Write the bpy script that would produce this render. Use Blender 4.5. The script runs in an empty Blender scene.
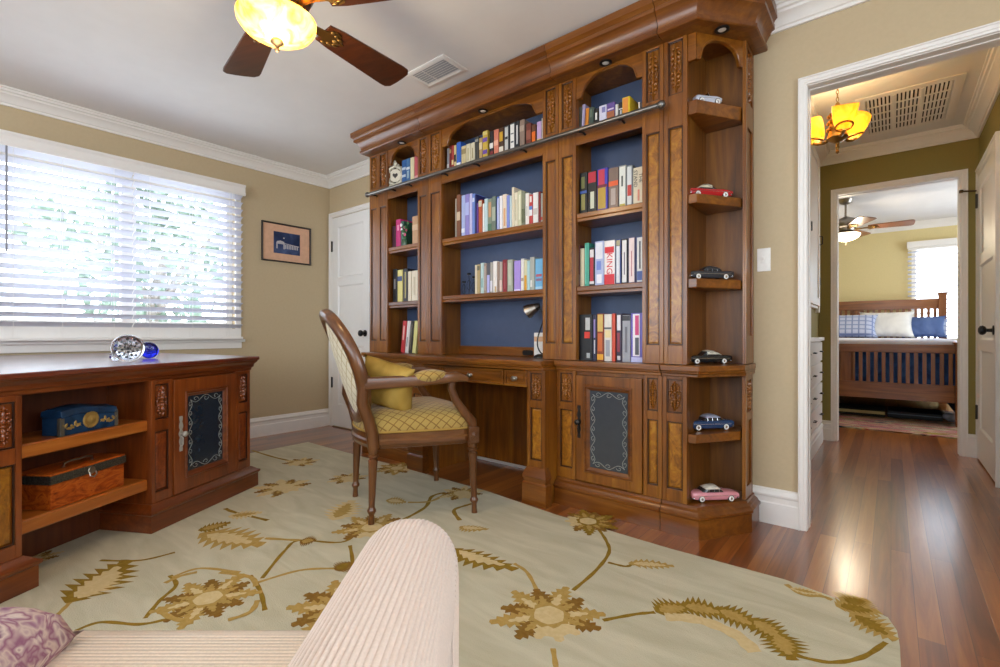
import bpy, bmesh, math, random
from mathutils import Vector, Matrix, Euler
random.seed(7)
SC = bpy.context.scene
COL = SC.collection
PI = math.pi

# ------------------------------------------------------------------ camera numbers (photo is 1000 x 667)
FPX, CX, CY, CAMH = 478.0, 500.0, 333.0, 0.91
YAW = math.atan(391 / 478.0)
FV = Vector((-math.sin(YAW), math.cos(YAW), 0)); RV = Vector((math.cos(YAW), math.sin(YAW), 0))

def ray(px, py):
    return FV + RV * ((px - CX) / FPX) + Vector((0, 0, (CY - py) / FPX))
def at_z(px, py, z):
    d = ray(px, py); t = (z - CAMH) / d.z
    return Vector((d.x * t, d.y * t, z))
def at_y(px, py, y):
    d = ray(px, py); t = y / d.y
    return Vector((d.x * t, y, CAMH + d.z * t))
def cam_pt(lat, dep, z):
    p = FV * dep + RV * lat
    return Vector((p.x, p.y, z))

# ------------------------------------------------------------------ mesh builder
def T(x, y, z): return Matrix.Translation((x, y, z))
def RZ(a): return Matrix.Rotation(a, 4, 'Z')
def RX(a): return Matrix.Rotation(a, 4, 'X')
def RY(a): return Matrix.Rotation(a, 4, 'Y')

def world_of(o):
    m = o.matrix_basis.copy()
    while o.parent:
        o = o.parent; m = o.matrix_basis @ m
    return m

def offset_path(path, d, closed=False):
    n = len(path); out = []
    for i in range(n):
        p = Vector(path[i])
        def nrm(a, b):
            t = (Vector(b) - Vector(a)).normalized(); return Vector((t.y, -t.x))
        if closed:
            n1 = nrm(path[i - 1], path[i]); n2 = nrm(path[i], path[(i + 1) % n])
        else:
            n1 = nrm(path[i - 1], path[i]) if i > 0 else nrm(path[i], path[i + 1])
            n2 = nrm(path[i], path[i + 1]) if i < n - 1 else n1
        b = (n1 + n2)
        b = b / max(b.length_squared, 1e-6) * 2 if b.length > 1e-6 else n1
        out.append(p + b * d)
    return out

class MB:
    def __init__(s, root=None):
        s.v = []; s.f = []; s.m = []
        s.M = world_of(root).inverted() if root is not None else Matrix()
    def av(s, p):
        s.v.append(s.M @ Vector(p)); return len(s.v) - 1
    def face(s, ids, m=0):
        s.f.append(tuple(ids)); s.m.append(m)
    def poly(s, pts, m=0):
        s.face([s.av(p) for p in pts], m)
    def box(s, x0, x1, y0, y1, z0, z1, m=0):
        i = [s.av(p) for p in ((x0,y0,z0),(x1,y0,z0),(x1,y1,z0),(x0,y1,z0),(x0,y0,z1),(x1,y0,z1),(x1,y1,z1),(x0,y1,z1))]
        for q in ((3,2,1,0),(4,5,6,7),(0,1,5,4),(1,2,6,5),(2,3,7,6),(3,0,4,7)):
            s.face([i[k] for k in q], m)
    def prism(s, pts, a, b, ax='z', m=0):
        def P(p, c):
            return (p[0], p[1], c) if ax == 'z' else ((p[0], c, p[1]) if ax == 'y' else (c, p[0], p[1]))
        A = [s.av(P(p, a)) for p in pts]; B = [s.av(P(p, b)) for p in pts]
        n = len(pts)
        s.face(A[::-1], m); s.face(B, m)
        for i in range(n):
            j = (i + 1) % n
            s.face((A[i], A[j], B[j], B[i]), m)
    def rings(s, R, m=0, closed=True, caps=True, loop=False):
        I = [[s.av(p) for p in r] for r in R]
        n = len(I[0]); k = len(I)
        for a in range(k if loop else k - 1):
            b = (a + 1) % k
            for i in range(n if closed else n - 1):
                j = (i + 1) % n
                s.face((I[a][i], I[a][j], I[b][j], I[b][i]), m)
        if caps and not loop and closed:
            s.face(I[0][::-1], m); s.face(I[-1], m)
    def sweep(s, prof, path, m=0, closed=False):
        R = [[] for _ in path]
        for d, z in prof:
            for k, q in enumerate(offset_path(path, d, closed)):
                R[k].append((q.x, q.y, z))
        s.rings(R, m, True, True, closed)
    def lathe(s, prof, seg=20, m=0, c=(0,0,0)):
        R = []
        for r, z in prof:
            r = max(r, 1e-4)
            R.append([(c[0] + r * math.cos(2*PI*i/seg), c[1] + r * math.sin(2*PI*i/seg), c[2] + z) for i in range(seg)])
        s.rings(R, m)
    def tube(s, pts, r, seg=8, m=0, sx=1.0):
        pts = [Vector(p) for p in pts]; n = len(pts)
        rr = r if isinstance(r, (list, tuple)) else [r] * n
        up = None; R = []
        for i in range(n):
            t = (pts[min(i+1, n-1)] - pts[max(i-1, 0)]).normalized()
            if up is None:
                up = Vector((0,0,1)) if abs(t.z) < .9 else Vector((0,1,0))
            a = t.cross(up).normalized(); b = a.cross(t).normalized(); up = b
            R.append([pts[i] + a * (rr[i]*sx*math.cos(2*PI*k/seg)) + b * (rr[i]*math.sin(2*PI*k/seg)) for k in range(seg)])
        s.rings(R, m)
    def ell(s, c, r, seg=12, nr=8, m=0, rot=None):
        c = Vector(c); R = []
        for j in range(nr + 1):
            th = PI * j / nr; ring = []
            for i in range(seg):
                p = Vector((max(math.sin(th), .004)*math.cos(2*PI*i/seg)*r[0], max(math.sin(th), .004)*math.sin(2*PI*i/seg)*r[1], math.cos(th)*r[2]))
                if rot: p = rot @ p
                ring.append(c + p)
            R.append(ring)
        s.rings(R, m)
    def add(s, other, M):
        o = len(s.v)
        for v in other.v: s.v.append(s.M @ (M @ v))
        for f, m in zip(other.f, other.m): s.face([i + o for i in f], m)
    def build(s, name, mats, parent=None, smooth=40, bevel=0, seg=2, label=None, recalc=True):
        me = bpy.data.meshes.new(name)
        me.from_pydata([tuple(v) for v in s.v], [], s.f)
        if not isinstance(mats, (list, tuple)): mats = [mats]
        for mt in mats: me.materials.append(mt)
        me.polygons.foreach_set('material_index', s.m)
        bm = bmesh.new(); bm.from_mesh(me)
        if recalc: bmesh.ops.recalc_face_normals(bm, faces=bm.faces)
        bm.to_mesh(me); bm.free()
        if smooth:
            me.polygons.foreach_set('use_smooth', [True] * len(me.polygons))
            me.set_sharp_from_angle(angle=math.radians(smooth))
        me.update()
        o = bpy.data.objects.new(name, me); COL.objects.link(o)
        if parent is not None: o.parent = parent
        if bevel:
            b = o.modifiers.new('bevel', 'BEVEL'); b.width = bevel; b.segments = seg; b.limit_method = 'ANGLE'; b.angle_limit = math.radians(35)
            b.harden_normals = False
        if label: o['label'] = label
        return o

def thing(name, label, cat, loc=(0,0,0), rz=0, group=None):
    o = bpy.data.objects.new(name, None); COL.objects.link(o)
    o.empty_display_size = .1
    o.location = loc; o.rotation_euler = (0, 0, rz)
    o['label'] = label; o['category'] = cat
    if group: o['group'] = group
    return o
def tag(o, label, cat, group=None, kind=None):
    o['label'] = label; o['category'] = cat
    if group: o['group'] = group
    if kind: o['kind'] = kind
    return o
def struct(o, label=None, cat=None):
    o['kind'] = 'structure'
    if label: o['label'] = label
    if cat: o['category'] = cat
    return o
def recenter(o, p):
    """move a top-level mesh's origin to p without moving the mesh"""
    p = Vector(p); o.data.transform(Matrix.Translation(-p)); o.location = p
    return o

# ------------------------------------------------------------------ materials
def lin(c):
    return c / 12.92 if c <= .04045 else ((c + .055) / 1.055) ** 2.4
def hexc(h):
    h = h.lstrip('#')
    return tuple(lin(int(h[i:i+2], 16) / 255) for i in (0, 2, 4)) + (1,)
MATS = {}
def _new(name):
    m = bpy.data.materials.new(name); m.use_nodes = True
    nt = m.node_tree; b = nt.nodes['Principled BSDF']
    return m, nt, b
def N(nt, t, **kw):
    n = nt.nodes.new(t)
    for k, v in kw.items():
        if k in n.inputs: n.inputs[k].default_value = v
        else: setattr(n, k, v)
    return n
def coords(nt, scale=(1,1,1), kind='Object', rot=(0,0,0)):
    tc = N(nt, 'ShaderNodeTexCoord'); mp = N(nt, 'ShaderNodeMapping')
    mp.inputs['Scale'].default_value = scale; mp.inputs['Rotation'].default_value = rot
    nt.links.new(tc.outputs[kind], mp.inputs['Vector'])
    return mp.outputs['Vector']
def ramp(nt, stops, fac):
    r = N(nt, 'ShaderNodeValToRGB'); e = r.color_ramp.elements
    while len(e) < len(stops): e.new(.5)
    for el, (p, c) in zip(e, stops):
        el.position = p; el.color = c
    nt.links.new(fac, r.inputs['Fac'])
    return r.outputs['Color']
def bump(nt, b, height, strength=.2, dist=.01):
    n = N(nt, 'ShaderNodeBump', Strength=strength, Distance=dist)
    nt.links.new(height, n.inputs['Height']); nt.links.new(n.outputs['Normal'], b.inputs['Normal'])
def math_n(nt, op, a, b=None):
    n = N(nt, 'ShaderNodeMath', operation=op)
    for i, x in enumerate((a, b)):
        if x is None: continue
        if isinstance(x, (int, float)): n.inputs[i].default_value = x
        else: nt.links.new(x, n.inputs[i])
    return n.outputs[0]

def plain(name, col, rough=.5, metal=0, noise=.06, nscale=30, bumps=0, coat=0, spec=.5, emit=0, trans=0, sheen=0):
    if name in MATS: return MATS[name]
    m, nt, b = _new(name)
    c = hexc(col) if isinstance(col, str) else col
    v = coords(nt)
    nz = N(nt, 'ShaderNodeTexNoise', Scale=nscale, Detail=3.0)
    nt.links.new(v, nz.inputs['Vector'])
    lo = tuple(x * (1 - noise) for x in c[:3]) + (1,); hi = tuple(min(1, x * (1 + noise)) for x in c[:3]) + (1,)
    nt.links.new(ramp(nt, [(.3, lo), (.7, hi)], nz.outputs['Fac']), b.inputs['Base Color'])
    b.inputs['Roughness'].default_value = rough; b.inputs['Metallic'].default_value = metal
    b.inputs['Coat Weight'].default_value = coat; b.inputs['Coat Roughness'].default_value = .15
    b.inputs['Specular IOR Level'].default_value = spec
    if sheen: b.inputs['Sheen Weight'].default_value = sheen
    if trans: b.inputs['Transmission Weight'].default_value = trans
    if emit:
        b.inputs['Emission Color'].default_value = c; b.inputs['Emission Strength'].default_value = emit
    if bumps: bump(nt, b, nz.outputs['Fac'], bumps, .004)
    MATS[name] = m
    return m

def wood(name, dark, mid, light, axis='z', rough=.32, coat=.36, scale=1.0, fine=1.0, coatr=.18):
    m, nt, b = _new(name)
    s = {'x': (1.2, 14, 14), 'y': (14, 1.2, 14), 'z': (14, 14, 1.2)}[axis]
    v = coords(nt, tuple(k * scale for k in s))
    n1 = N(nt, 'ShaderNodeTexNoise', Scale=1.0, Detail=5.0, Roughness=.6, Distortion=1.2)
    nt.links.new(v, n1.inputs['Vector'])
    v2 = coords(nt, tuple(k * scale * 5 for k in s))
    n2 = N(nt, 'ShaderNodeTexNoise', Scale=1.0, Detail=3.0)
    nt.links.new(v2, n2.inputs['Vector'])
    v3 = coords(nt, (2.2, 2.2, 2.2)); n3 = N(nt, 'ShaderNodeTexNoise', Scale=1.0, Detail=2.0); nt.links.new(v3, n3.inputs['Vector'])
    f = math_n(nt, 'ADD', math_n(nt, 'MULTIPLY', n1.outputs['Fac'], .55), math_n(nt, 'ADD', math_n(nt, 'MULTIPLY', n2.outputs['Fac'], .2 * fine), math_n(nt, 'MULTIPLY', n3.outputs['Fac'], .25)))
    nt.links.new(ramp(nt, [(.33, hexc(dark)), (.5, hexc(mid)), (.68, hexc(light))], f), b.inputs['Base Color'])
    b.inputs['Roughness'].default_value = rough
    b.inputs['Coat Weight'].default_value = coat; b.inputs['Coat Roughness'].default_value = coatr
    bump(nt, b, n2.outputs['Fac'], .06, .002)
    MATS[name] = m
    return m

def burl(name, dark, mid, light):
    m, nt, b = _new(name)
    v = coords(nt, (9, 9, 7))
    n1 = N(nt, 'ShaderNodeTexNoise', Scale=1.6, Detail=6.0, Roughness=.65, Distortion=2.5); nt.links.new(v, n1.inputs['Vector'])
    vo = N(nt, 'ShaderNodeTexVoronoi', Scale=5.0); nt.links.new(v, vo.inputs['Vector'])
    eyes = ramp(nt, [(.06, (0,0,0,1)), (.2, (1,1,1,1))], vo.outputs['Distance'])
    base = ramp(nt, [(.32, hexc(dark)), (.5, hexc(mid)), (.7, hexc(light))], n1.outputs['Fac'])
    mx = N(nt, 'ShaderNodeMix', data_type='RGBA', blend_type='MULTIPLY'); mx.inputs['Factor'].default_value = .45
    nt.links.new(base, mx.inputs['A']); nt.links.new(eyes, mx.inputs['B'])
    nt.links.new(mx.outputs['Result'], b.inputs['Base Color'])
    b.inputs['Roughness'].default_value = .3; b.inputs['Coat Weight'].default_value = .3; b.inputs['Coat Roughness'].default_value = .15
    MATS[name] = m
    return m

def floor_mat():
    m, nt, b = _new('floorboards')
    v = coords(nt, (1, 1, 1), rot=(0, 0, PI/2))
    br = N(nt, 'ShaderNodeTexBrick', Scale=1.0)
    br.inputs['Brick Width'].default_value = 1.9; br.inputs['Row Height'].default_value = .062; br.inputs['Mortar Size'].default_value = .0009
    br.inputs['Color1'].default_value = (0,0,0,1); br.inputs['Color2'].default_value = (1,1,1,1); br.inputs['Mortar'].default_value = (.5,.5,.5,1)
    br.offset = .37; br.inputs['Bias'].default_value = 0
    nt.links.new(v, br.inputs['Vector'])
    v2 = coords(nt, (30, 1.6, 30)); n = N(nt, 'ShaderNodeTexNoise', Scale=1.0, Detail=5.0, Roughness=.6, Distortion=.8); nt.links.new(v2, n.inputs['Vector'])
    f = math_n(nt, 'ADD', math_n(nt, 'MULTIPLY', br.outputs['Color'], .32), math_n(nt, 'MULTIPLY', n.outputs['Fac'], .68))
    c = ramp(nt, [(.2, hexc('5a2a0c')), (.45, hexc('84461a')), (.62, hexc('a05e26')), (.85, hexc('bc7a36'))], f)
    mx = N(nt, 'ShaderNodeMix', data_type='RGBA', blend_type='MULTIPLY')
    nt.links.new(math_n(nt, 'MULTIPLY', br.outputs['Fac'], .6), mx.inputs['Factor']); nt.links.new(c, mx.inputs['A']); mx.inputs['B'].default_value = hexc('2a1408')
    nt.links.new(mx.outputs['Result'], b.inputs['Base Color'])
    b.inputs['Roughness'].default_value = .3
    b.inputs['Coat Weight'].default_value = .9; b.inputs['Coat Roughness'].default_value = .2
    v3 = coords(nt, (9, 1.2, 5)); n3 = N(nt, 'ShaderNodeTexNoise', Scale=1.0, Detail=3.0); nt.links.new(v3, n3.inputs['Vector'])
    hh = math_n(nt, 'SUBTRACT', math_n(nt, 'ADD', n3.outputs['Fac'], math_n(nt, 'MULTIPLY', n.outputs['Fac'], .25)), math_n(nt, 'MULTIPLY', br.outputs['Fac'], .35))
    bp = N(nt, 'ShaderNodeBump', Strength=.25, Distance=.004); nt.links.new(hh, bp.inputs['Height'])
    nt.links.new(bp.outputs['Normal'], b.inputs['Normal']); nt.links.new(bp.outputs['Normal'], b.inputs['Coat Normal'])
    MATS['floor'] = m
    return m

def lattice(name, base, line, k, mode):
    """diamond lattice cloth; mode 'seat' folds over a vertical side, 'back' lies in x-z"""
    m, nt, b = _new(name)
    sp = N(nt, 'ShaderNodeSeparateXYZ'); tc = N(nt, 'ShaderNodeTexCoord'); nt.links.new(tc.outputs['Object'], sp.inputs[0])
    X, Y, Z = sp.outputs
    if mode == 'seat': p, q = Y, math_n(nt, 'SUBTRACT', X, Z)
    else: p, q = X, math_n(nt, 'MULTIPLY', Z, .8)
    def ln(expr):
        fr = math_n(nt, 'FRACT', math_n(nt, 'ADD', math_n(nt, 'MULTIPLY', expr, k), 50.0))
        return math_n(nt, 'ABSOLUTE', math_n(nt, 'SUBTRACT', fr, .5))
    d = math_n(nt, 'MINIMUM', ln(math_n(nt, 'ADD', p, q)), ln(math_n(nt, 'SUBTRACT', p, q)))
    nz = N(nt, 'ShaderNodeTexNoise', Scale=400.0, Detail=2.0); nt.links.new(tc.outputs['Object'], nz.inputs['Vector'])
    d2 = math_n(nt, 'ADD', d, math_n(nt, 'MULTIPLY', math_n(nt, 'SUBTRACT', nz.outputs['Fac'], .5), .06))
    c = ramp(nt, [(.03, hexc(line)), (.10, hexc(base))], d2)
    nt.links.new(c, b.inputs['Base Color'])
    b.inputs['Roughness'].default_value = .85; b.inputs['Sheen Weight'].default_value = .25; b.inputs['Specular IOR Level'].default_value = .2
    bump(nt, b, nz.outputs['Fac'], .3, .002)
    MATS[name] = m
    return m

def ribbed(name, col, axis, per, dark=.9):
    m, nt, b = _new(name)
    tc = N(nt, 'ShaderNodeTexCoord'); sp = N(nt, 'ShaderNodeSeparateXYZ'); nt.links.new(tc.outputs['Object'], sp.inputs[0])
    h = math_n(nt, 'ABSOLUTE', math_n(nt, 'SINE', math_n(nt, 'MULTIPLY', sp.outputs['xyz'.index(axis)], PI / per)))
    nz = N(nt, 'ShaderNodeTexNoise', Scale=300.0, Detail=2.0); nt.links.new(tc.outputs['Object'], nz.inputs['Vector'])
    c = hexc(col); lo = tuple(x * dark for x in c[:3]) + (1,)
    nt.links.new(ramp(nt, [(.35, lo), (.65, c)], nz.outputs['Fac']), b.inputs['Base Color'])
    b.inputs['Roughness'].default_value = .9; b.inputs['Sheen Weight'].default_value = .3; b.inputs['Specular IOR Level'].default_value = .15
    bump(nt, b, h, .5, .003)
    MATS[name] = m
    return m

def blotch(name, cols, scale=14, rough=.9, dist=1.5, detail=4.0, kind='Object', bmp=.2, stretch=(1,1,1), band=(.3, .7)):
    m, nt, b = _new(name)
    v = coords(nt, stretch, kind); n = N(nt, 'ShaderNodeTexNoise', Scale=scale, Detail=detail, Distortion=dist); nt.links.new(v, n.inputs['Vector'])
    k = len(cols)
    nt.links.new(ramp(nt, [(band[0] + (band[1] - band[0]) * i / max(1, k - 1), hexc(c)) for i, c in enumerate(cols)], n.outputs['Fac']), b.inputs['Base Color'])
    b.inputs['Roughness'].default_value = rough; b.inputs['Specular IOR Level'].default_value = .25
    if bmp: bump(nt, b, n.outputs['Fac'], bmp, .004)
    MATS[name] = m
    return m

def emis(name, col, strength, col2=None, scale=20):
    m, nt, b = _new(name)
    b.inputs['Base Color'].default_value = hexc(col); b.inputs['Roughness'].default_value = .3
    v = coords(nt); n = N(nt, 'ShaderNodeTexNoise', Scale=scale, Detail=4.0, Distortion=1.0); nt.links.new(v, n.inputs['Vector'])
    nt.links.new(ramp(nt, [(.35, hexc(col)), (.65, hexc(col2 or col))], n.outputs['Fac']), b.inputs['Emission Color'])
    b.inputs['Emission Strength'].default_value = strength
    MATS[name] = m
    return m

def pane_mat():
    m = bpy.data.materials.new('window_glass'); m.use_nodes = True; nt = m.node_tree
    nt.nodes.remove(nt.nodes['Principled BSDF'])
    tr = N(nt, 'ShaderNodeBsdfTransparent'); gl = N(nt, 'ShaderNodeBsdfGlossy', Roughness=.02); mx = N(nt, 'ShaderNodeMixShader')
    mx.inputs[0].default_value = .06
    nt.links.new(tr.outputs[0], mx.inputs[1]); nt.links.new(gl.outputs[0], mx.inputs[2])
    nt.links.new(mx.outputs[0], nt.nodes['Material Output'].inputs[0])
    return m
def slat_mat():
    m = bpy.data.materials.new('blind_slat'); m.use_nodes = True; nt = m.node_tree
    b = nt.nodes['Principled BSDF']; b.inputs['Base Color'].default_value = hexc('cacad4'); b.inputs['Roughness'].default_value = .45
    tl = N(nt, 'ShaderNodeBsdfTranslucent'); tl.inputs['Color'].default_value = hexc('eef0ff')
    mx = N(nt, 'ShaderNodeMixShader'); mx.inputs[0].default_value = .09
    nt.links.new(b.outputs[0], mx.inputs[1]); nt.links.new(tl.outputs[0], mx.inputs[2])
    nt.links.new(mx.outputs[0], nt.nodes['Material Output'].inputs[0])
    return m
def lit_glass(name, col, col2, glow, frac=.75, scale=14):
    """frosted lamp glass: lets the lamp behind it shine through"""
    m, nt, b = _new(name)
    v = coords(nt); n = N(nt, 'ShaderNodeTexNoise', Scale=scale, Detail=4.0, Distortion=1.2); nt.links.new(v, n.inputs['Vector'])
    c = ramp(nt, [(.35, hexc(col)), (.65, hexc(col2))], n.outputs['Fac'])
    nt.links.new(c, b.inputs['Base Color']); b.inputs['Roughness'].default_value = .25
    nt.links.new(c, b.inputs['Emission Color']); b.inputs['Emission Strength'].default_value = glow
    tl = N(nt, 'ShaderNodeBsdfTranslucent'); nt.links.new(c, tl.inputs['Color'])
    mx = N(nt, 'ShaderNodeMixShader'); mx.inputs[0].default_value = frac
    nt.links.new(b.outputs[0], mx.inputs[1]); nt.links.new(tl.outputs[0], mx.inputs[2]); nt.links.new(mx.outputs[0], nt.nodes['Material Output'].inputs[0])
    return m
def glass_mat(name, col, rough=.02):
    m, nt, b = _new(name)
    b.inputs['Base Color'].default_value = hexc(col); b.inputs['Roughness'].default_value = rough
    b.inputs['Transmission Weight'].default_value = 1.0; b.inputs['IOR'].default_value = 1.45
    MATS[name] = m
    return m

# walls and shell
M_tan = plain('tan wall paint', 'c0ad8c', .75, noise=.02, nscale=60, bumps=.05, spec=.3)
M_olive = plain('olive wall paint', '93854a', .75, noise=.02, nscale=60, bumps=.05, spec=.3)
M_yel = plain('yellow wall paint', 'dccb96', .75, noise=.02, nscale=60, bumps=.05, spec=.3)
M_ceil = plain('ceiling paint', 'e9e7e4', .85, noise=.015, nscale=8, bumps=.12, spec=.2)
M_trim = plain('white trim paint', 'ece8e2', .42, noise=.01, spec=.4)
M_door = plain('white door paint', 'eeece8', .38, noise=.01, spec=.4)
M_floor = floor_mat()
M_pane = pane_mat(); M_slat = slat_mat()
# cabinet woods
WV = wood('cabinet wood upright', '4f2a08', '7c460e', '9c661c', 'z')
WH = wood('cabinet wood level', '4f2a08', '7c460e', '9c661c', 'x')
WDK = wood('cabinet wood moulding', '482408', '6e3b0e', '8b5418', 'x')
WIN = wood('cabinet wood inside', '4a2a08', '73440f', '8f5e1c', 'z', rough=.5, coat=.05)
WCARVE = wood('carved wood', '663808', '8a5216', 'a66c24', 'z', rough=.3)
BURL = burl('burl veneer', '6a3e0a', '925a12', 'ae781e')
M_glaze = plain('dark brown glaze', '3a1d08', .35, noise=.15, coat=.3)
M_navy = plain('navy painted back', '445371', .5, noise=.04)
M_slate = plain('slate door panel', '3a3f45', .22, noise=.05, coat=.3)
M_scroll = plain('painted grey scroll', '8e9088', .5)
M_iron = plain('dark iron', '3a3836', .38, .8)
M_black = plain('black metal', '17171a', .35, .4)
M_chrome = plain('chrome', 'd8d8da', .15, 1.0)
M_nickel = plain('brushed nickel', 'a39c92', .3, 1.0)
M_brass = plain('antique brass', '8a6a38', .35, .9)
M_dkbrass = plain('dark bronze', '5b4a36', .4, .8)
# red desk by the window
RV_ = wood('red wood upright', '50220c', '773812', '955020', 'z', rough=.28, coat=.4, coatr=.1)
RH_ = wood('red wood level', '4a1f0b', '6d3210', '8a481c', 'x', rough=.28, coat=.4, coatr=.1)
RSH = wood('amber shelf wood', '7a3d14', 'a1581d', 'bd7430', 'x', rough=.3, coat=.3)
RTOP = wood('red wood desk top', '4a1a0b', '682711', '7f3817', 'x', rough=.3, coat=1.0, coatr=.24)
RBURL = burl('red burl veneer', '5d260d', '7a3512', '944c1c')
RIN = wood('red wood inside', '3d190c', '582812', '6e3818', 'z', rough=.45, coat=.1)

# ================================================================== THE ROOM
WB = 2.605      # plane of the wall behind the bookcases
WLX = -4.32     # plane of the window wall
WRX, WFY = 1.55, -2.3
CZ = 2.44
HY0, HY1 = 2.725, 4.93     # hallway
HLX, HRX = -.48, .50
BY0, BY1 = 5.05, 8.72      # bedroom
BLX, BRX = -2.3, 1.9
TH = .12

def wall(name, axis, plane, thick, a0, a1, mat, holes=(), z1=CZ):
    """axis 'x': wall at x=plane..plane+thick running in y; 'y': at y=plane running in x. holes (a,b,z0,z1)"""
    mb = MB()
    def bx(p, q, r, s):
        if q - p < 1e-4 or s - r < 1e-4: return
        lo, hi = sorted((plane, plane + thick))
        if axis == 'x': mb.box(lo, hi, p, q, r, s)
        else: mb.box(p, q, lo, hi, r, s)
    cur = a0
    for (p, q, r, s) in sorted(holes):
        bx(cur, p, 0, z1); bx(p, q, 0, r); bx(p, q, s, z1); cur = q
    bx(cur, a1, 0, z1)
    return struct(mb.build(name, mat, smooth=0))

DO = (-.300, .475, 0, 2.055)     # doorway in the bookcase wall
BO = (-.352, .397, 0, 2.082)    # doorway to the bedroom
wall('wall_left', 'x', WLX, -.15, WFY - TH, WB + TH, M_tan, [(.28, 1.72, .95, 2.08)])
wall('wall_rear', 'y', WB, TH, WLX, WRX + TH, M_tan, [DO])
wall('wall_right', 'x', WRX, TH, WFY - TH, WB, M_tan, [(-1.6, 1.2, .75, 2.1)])
wall('wall_front', 'y', WFY, -TH, WLX, WRX, M_tan, [(-3.6, .9, .7, 2.15)])
wall('wall_hall_left', 'x', HLX, -.10, HY0, HY1, M_olive)
wall('wall_hall_right', 'x', HRX, .10, HY0, HY1, M_olive)
wall('wall_hall_far', 'y', HY1, .12, BLX, BRX, M_olive, [BO])
wall('wall_bedroom_far', 'y', BY1, .12, BLX, BRX, M_yel, [(.22, 1.2, .8, 2.1)])
wall('wall_bedroom_left', 'x', BLX, -.12, HY1, BY1 + .12, M_yel)
wall('wall_bedroom_right', 'x', BRX, .12, HY1, BY1 + .12, M_yel, [(5.8, 8.0, .7, 2.15)])
mb = MB(); mb.box(WLX - .15, BRX + .12, WFY - TH, BY1 + .12, -.08, 0)
struct(mb.build('floor', M_floor, smooth=0))
mb = MB(); mb.box(WLX - .15, BRX + .12, WFY - TH, BY1 + .12, CZ, CZ + .08)
struct(mb.build('ceiling', M_ceil, smooth=0))

# crown mouldings (profile: distance out from the wall, height)
CR = [(0, 2.345), (.012, 2.345), (.014, 2.358), (.022, 2.362), (.03, 2.376), (.044, 2.392), (.062, 2.402), (.066, 2.412), (.078, 2.416), (.082, 2.428), (.092, 2.43), (.092, 2.4395), (0, 2.4395)]
def trim(name, prof, path, mat=None):
    mb = MB(); mb.sweep(prof, path); return struct(mb.build(name, mat or M_trim, smooth=30))
# path direction such that the right-hand side faces into the room
trim('trim_1', CR, [(WLX, WFY), (WLX, WB), (-3.20, WB)])
trim('trim_2', CR, [(-.46, WB), (WRX, WB), (WRX, WFY)])
trim('trim_3', CR, [(HLX, HY0), (HLX, HY1), (HRX, HY1), (HRX, HY0), (HLX, HY0)])
trim('trim_4', CR, [(BLX, BY0), (BLX, BY1), (BRX, BY1), (BRX, BY0), (BLX, BY0)])
# baseboards
BB = [(0, 0), (.017, 0), (.017, .098), (.013, .104), (.013, .128), (.019, .133), (.019, .142), (.012, .150), (.009, .163), (0, .168)]
trim('baseboard_left', BB, [(WLX, WFY), (WLX, WB - .004)])
trim('baseboard_rear', BB, [(-3.575, WB), (DO[0] - .033, WB)])
trim('baseboard_right', BB, [(DO[1] + .033, WB), (WRX, WB), (WRX, WFY)])
trim('baseboard_hall', BB, [(HLX, 4.85), (HLX, HY1), (BO[0] - .043, HY1)])
trim('baseboard_hall_right', BB, [(BO[1] + .043, HY1), (HRX, HY1), (HRX, 4.955 - .01)])

def casing(name, axis, plane, sgn, a, b, ztop, w=.05, jamb=None, jt=.014, st=.010):
    """door surround: moulded casing on the wall face, with the jamb lining the opening"""
    mb = MB()
    prof = [(0, 0), (.012, .0), (.012, w * .3), (.016, w * .36), (.016, w * .8), (.022, w * .84), (.022, w), (0, w)]   # (out, across)
    def strip(p, q, kind):
        for (d0, t0), (d1, t1) in zip(prof[1:-1], prof[2:]):
            pass
    # left, right legs and the head as mitred rings
    def ring(c, z):    # c: position along the wall, z height ; offsets grow outward
        return c, z
    pts = [(a, 0), (a, ztop), (b, ztop), (b, 0)]
    dirs = [(-1, 0), (-1, 1), (1, 1), (1, 0)]
    R = []
    for (c, z), (dc, dz) in zip(pts, dirs):
        r = []
        for out, t in prof:
            cc, zz, o = c + dc * t, z + dz * t, plane + sgn * out
            r.append((o, cc, zz) if axis == 'x' else (cc, o, zz))
        R.append(r)
    mb.rings(R, 0)
    if jamb:
        lo, hi = sorted(jamb)
        for (p, q, r, s) in ((a - .0, a + jt, 0, ztop), (b - jt, b, 0, ztop), (a + jt, b - jt, ztop - jt, ztop)):
            if axis == 'x': mb.box(lo, hi, p, q, r, s)
            else: mb.box(p, q, lo, hi, r, s)
        # stop strip
        c = (lo + hi) / 2
        for (p, q, r, s) in ((a + jt, a + jt + st, 0, ztop - jt), (b - jt - st, b - jt, 0, ztop - jt), (a + jt + st, b - jt - st, ztop - jt - st, ztop - jt)):
            if axis == 'x': mb.box(c - .012, c + .012, p, q, r, s)
            else: mb.box(p, q, c - .012, c + .012, r, s)
    return struct(mb.build(name, M_trim, smooth=30))
casing('trim_5', 'y', WB, -1, DO[0], DO[1], DO[3], w=.033, jamb=(WB, WB + TH), jt=.003, st=.003)
casing('trim_6', 'y', HY1, -1, BO[0], BO[1], BO[3], w=.043, jamb=(HY1, HY1 + .12), jt=.003, st=.003)
casing('trim_7', 'y', WB, -1, -4.255, -3.635, 2.045, w=.045)
casing('trim_8', 'x', HRX, -1, 4.10, 4.885, 2.05, w=.055)
casing('trim_9', 'y', HY1 + .12, 1, BO[0], BO[1], BO[3], w=.052)

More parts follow.
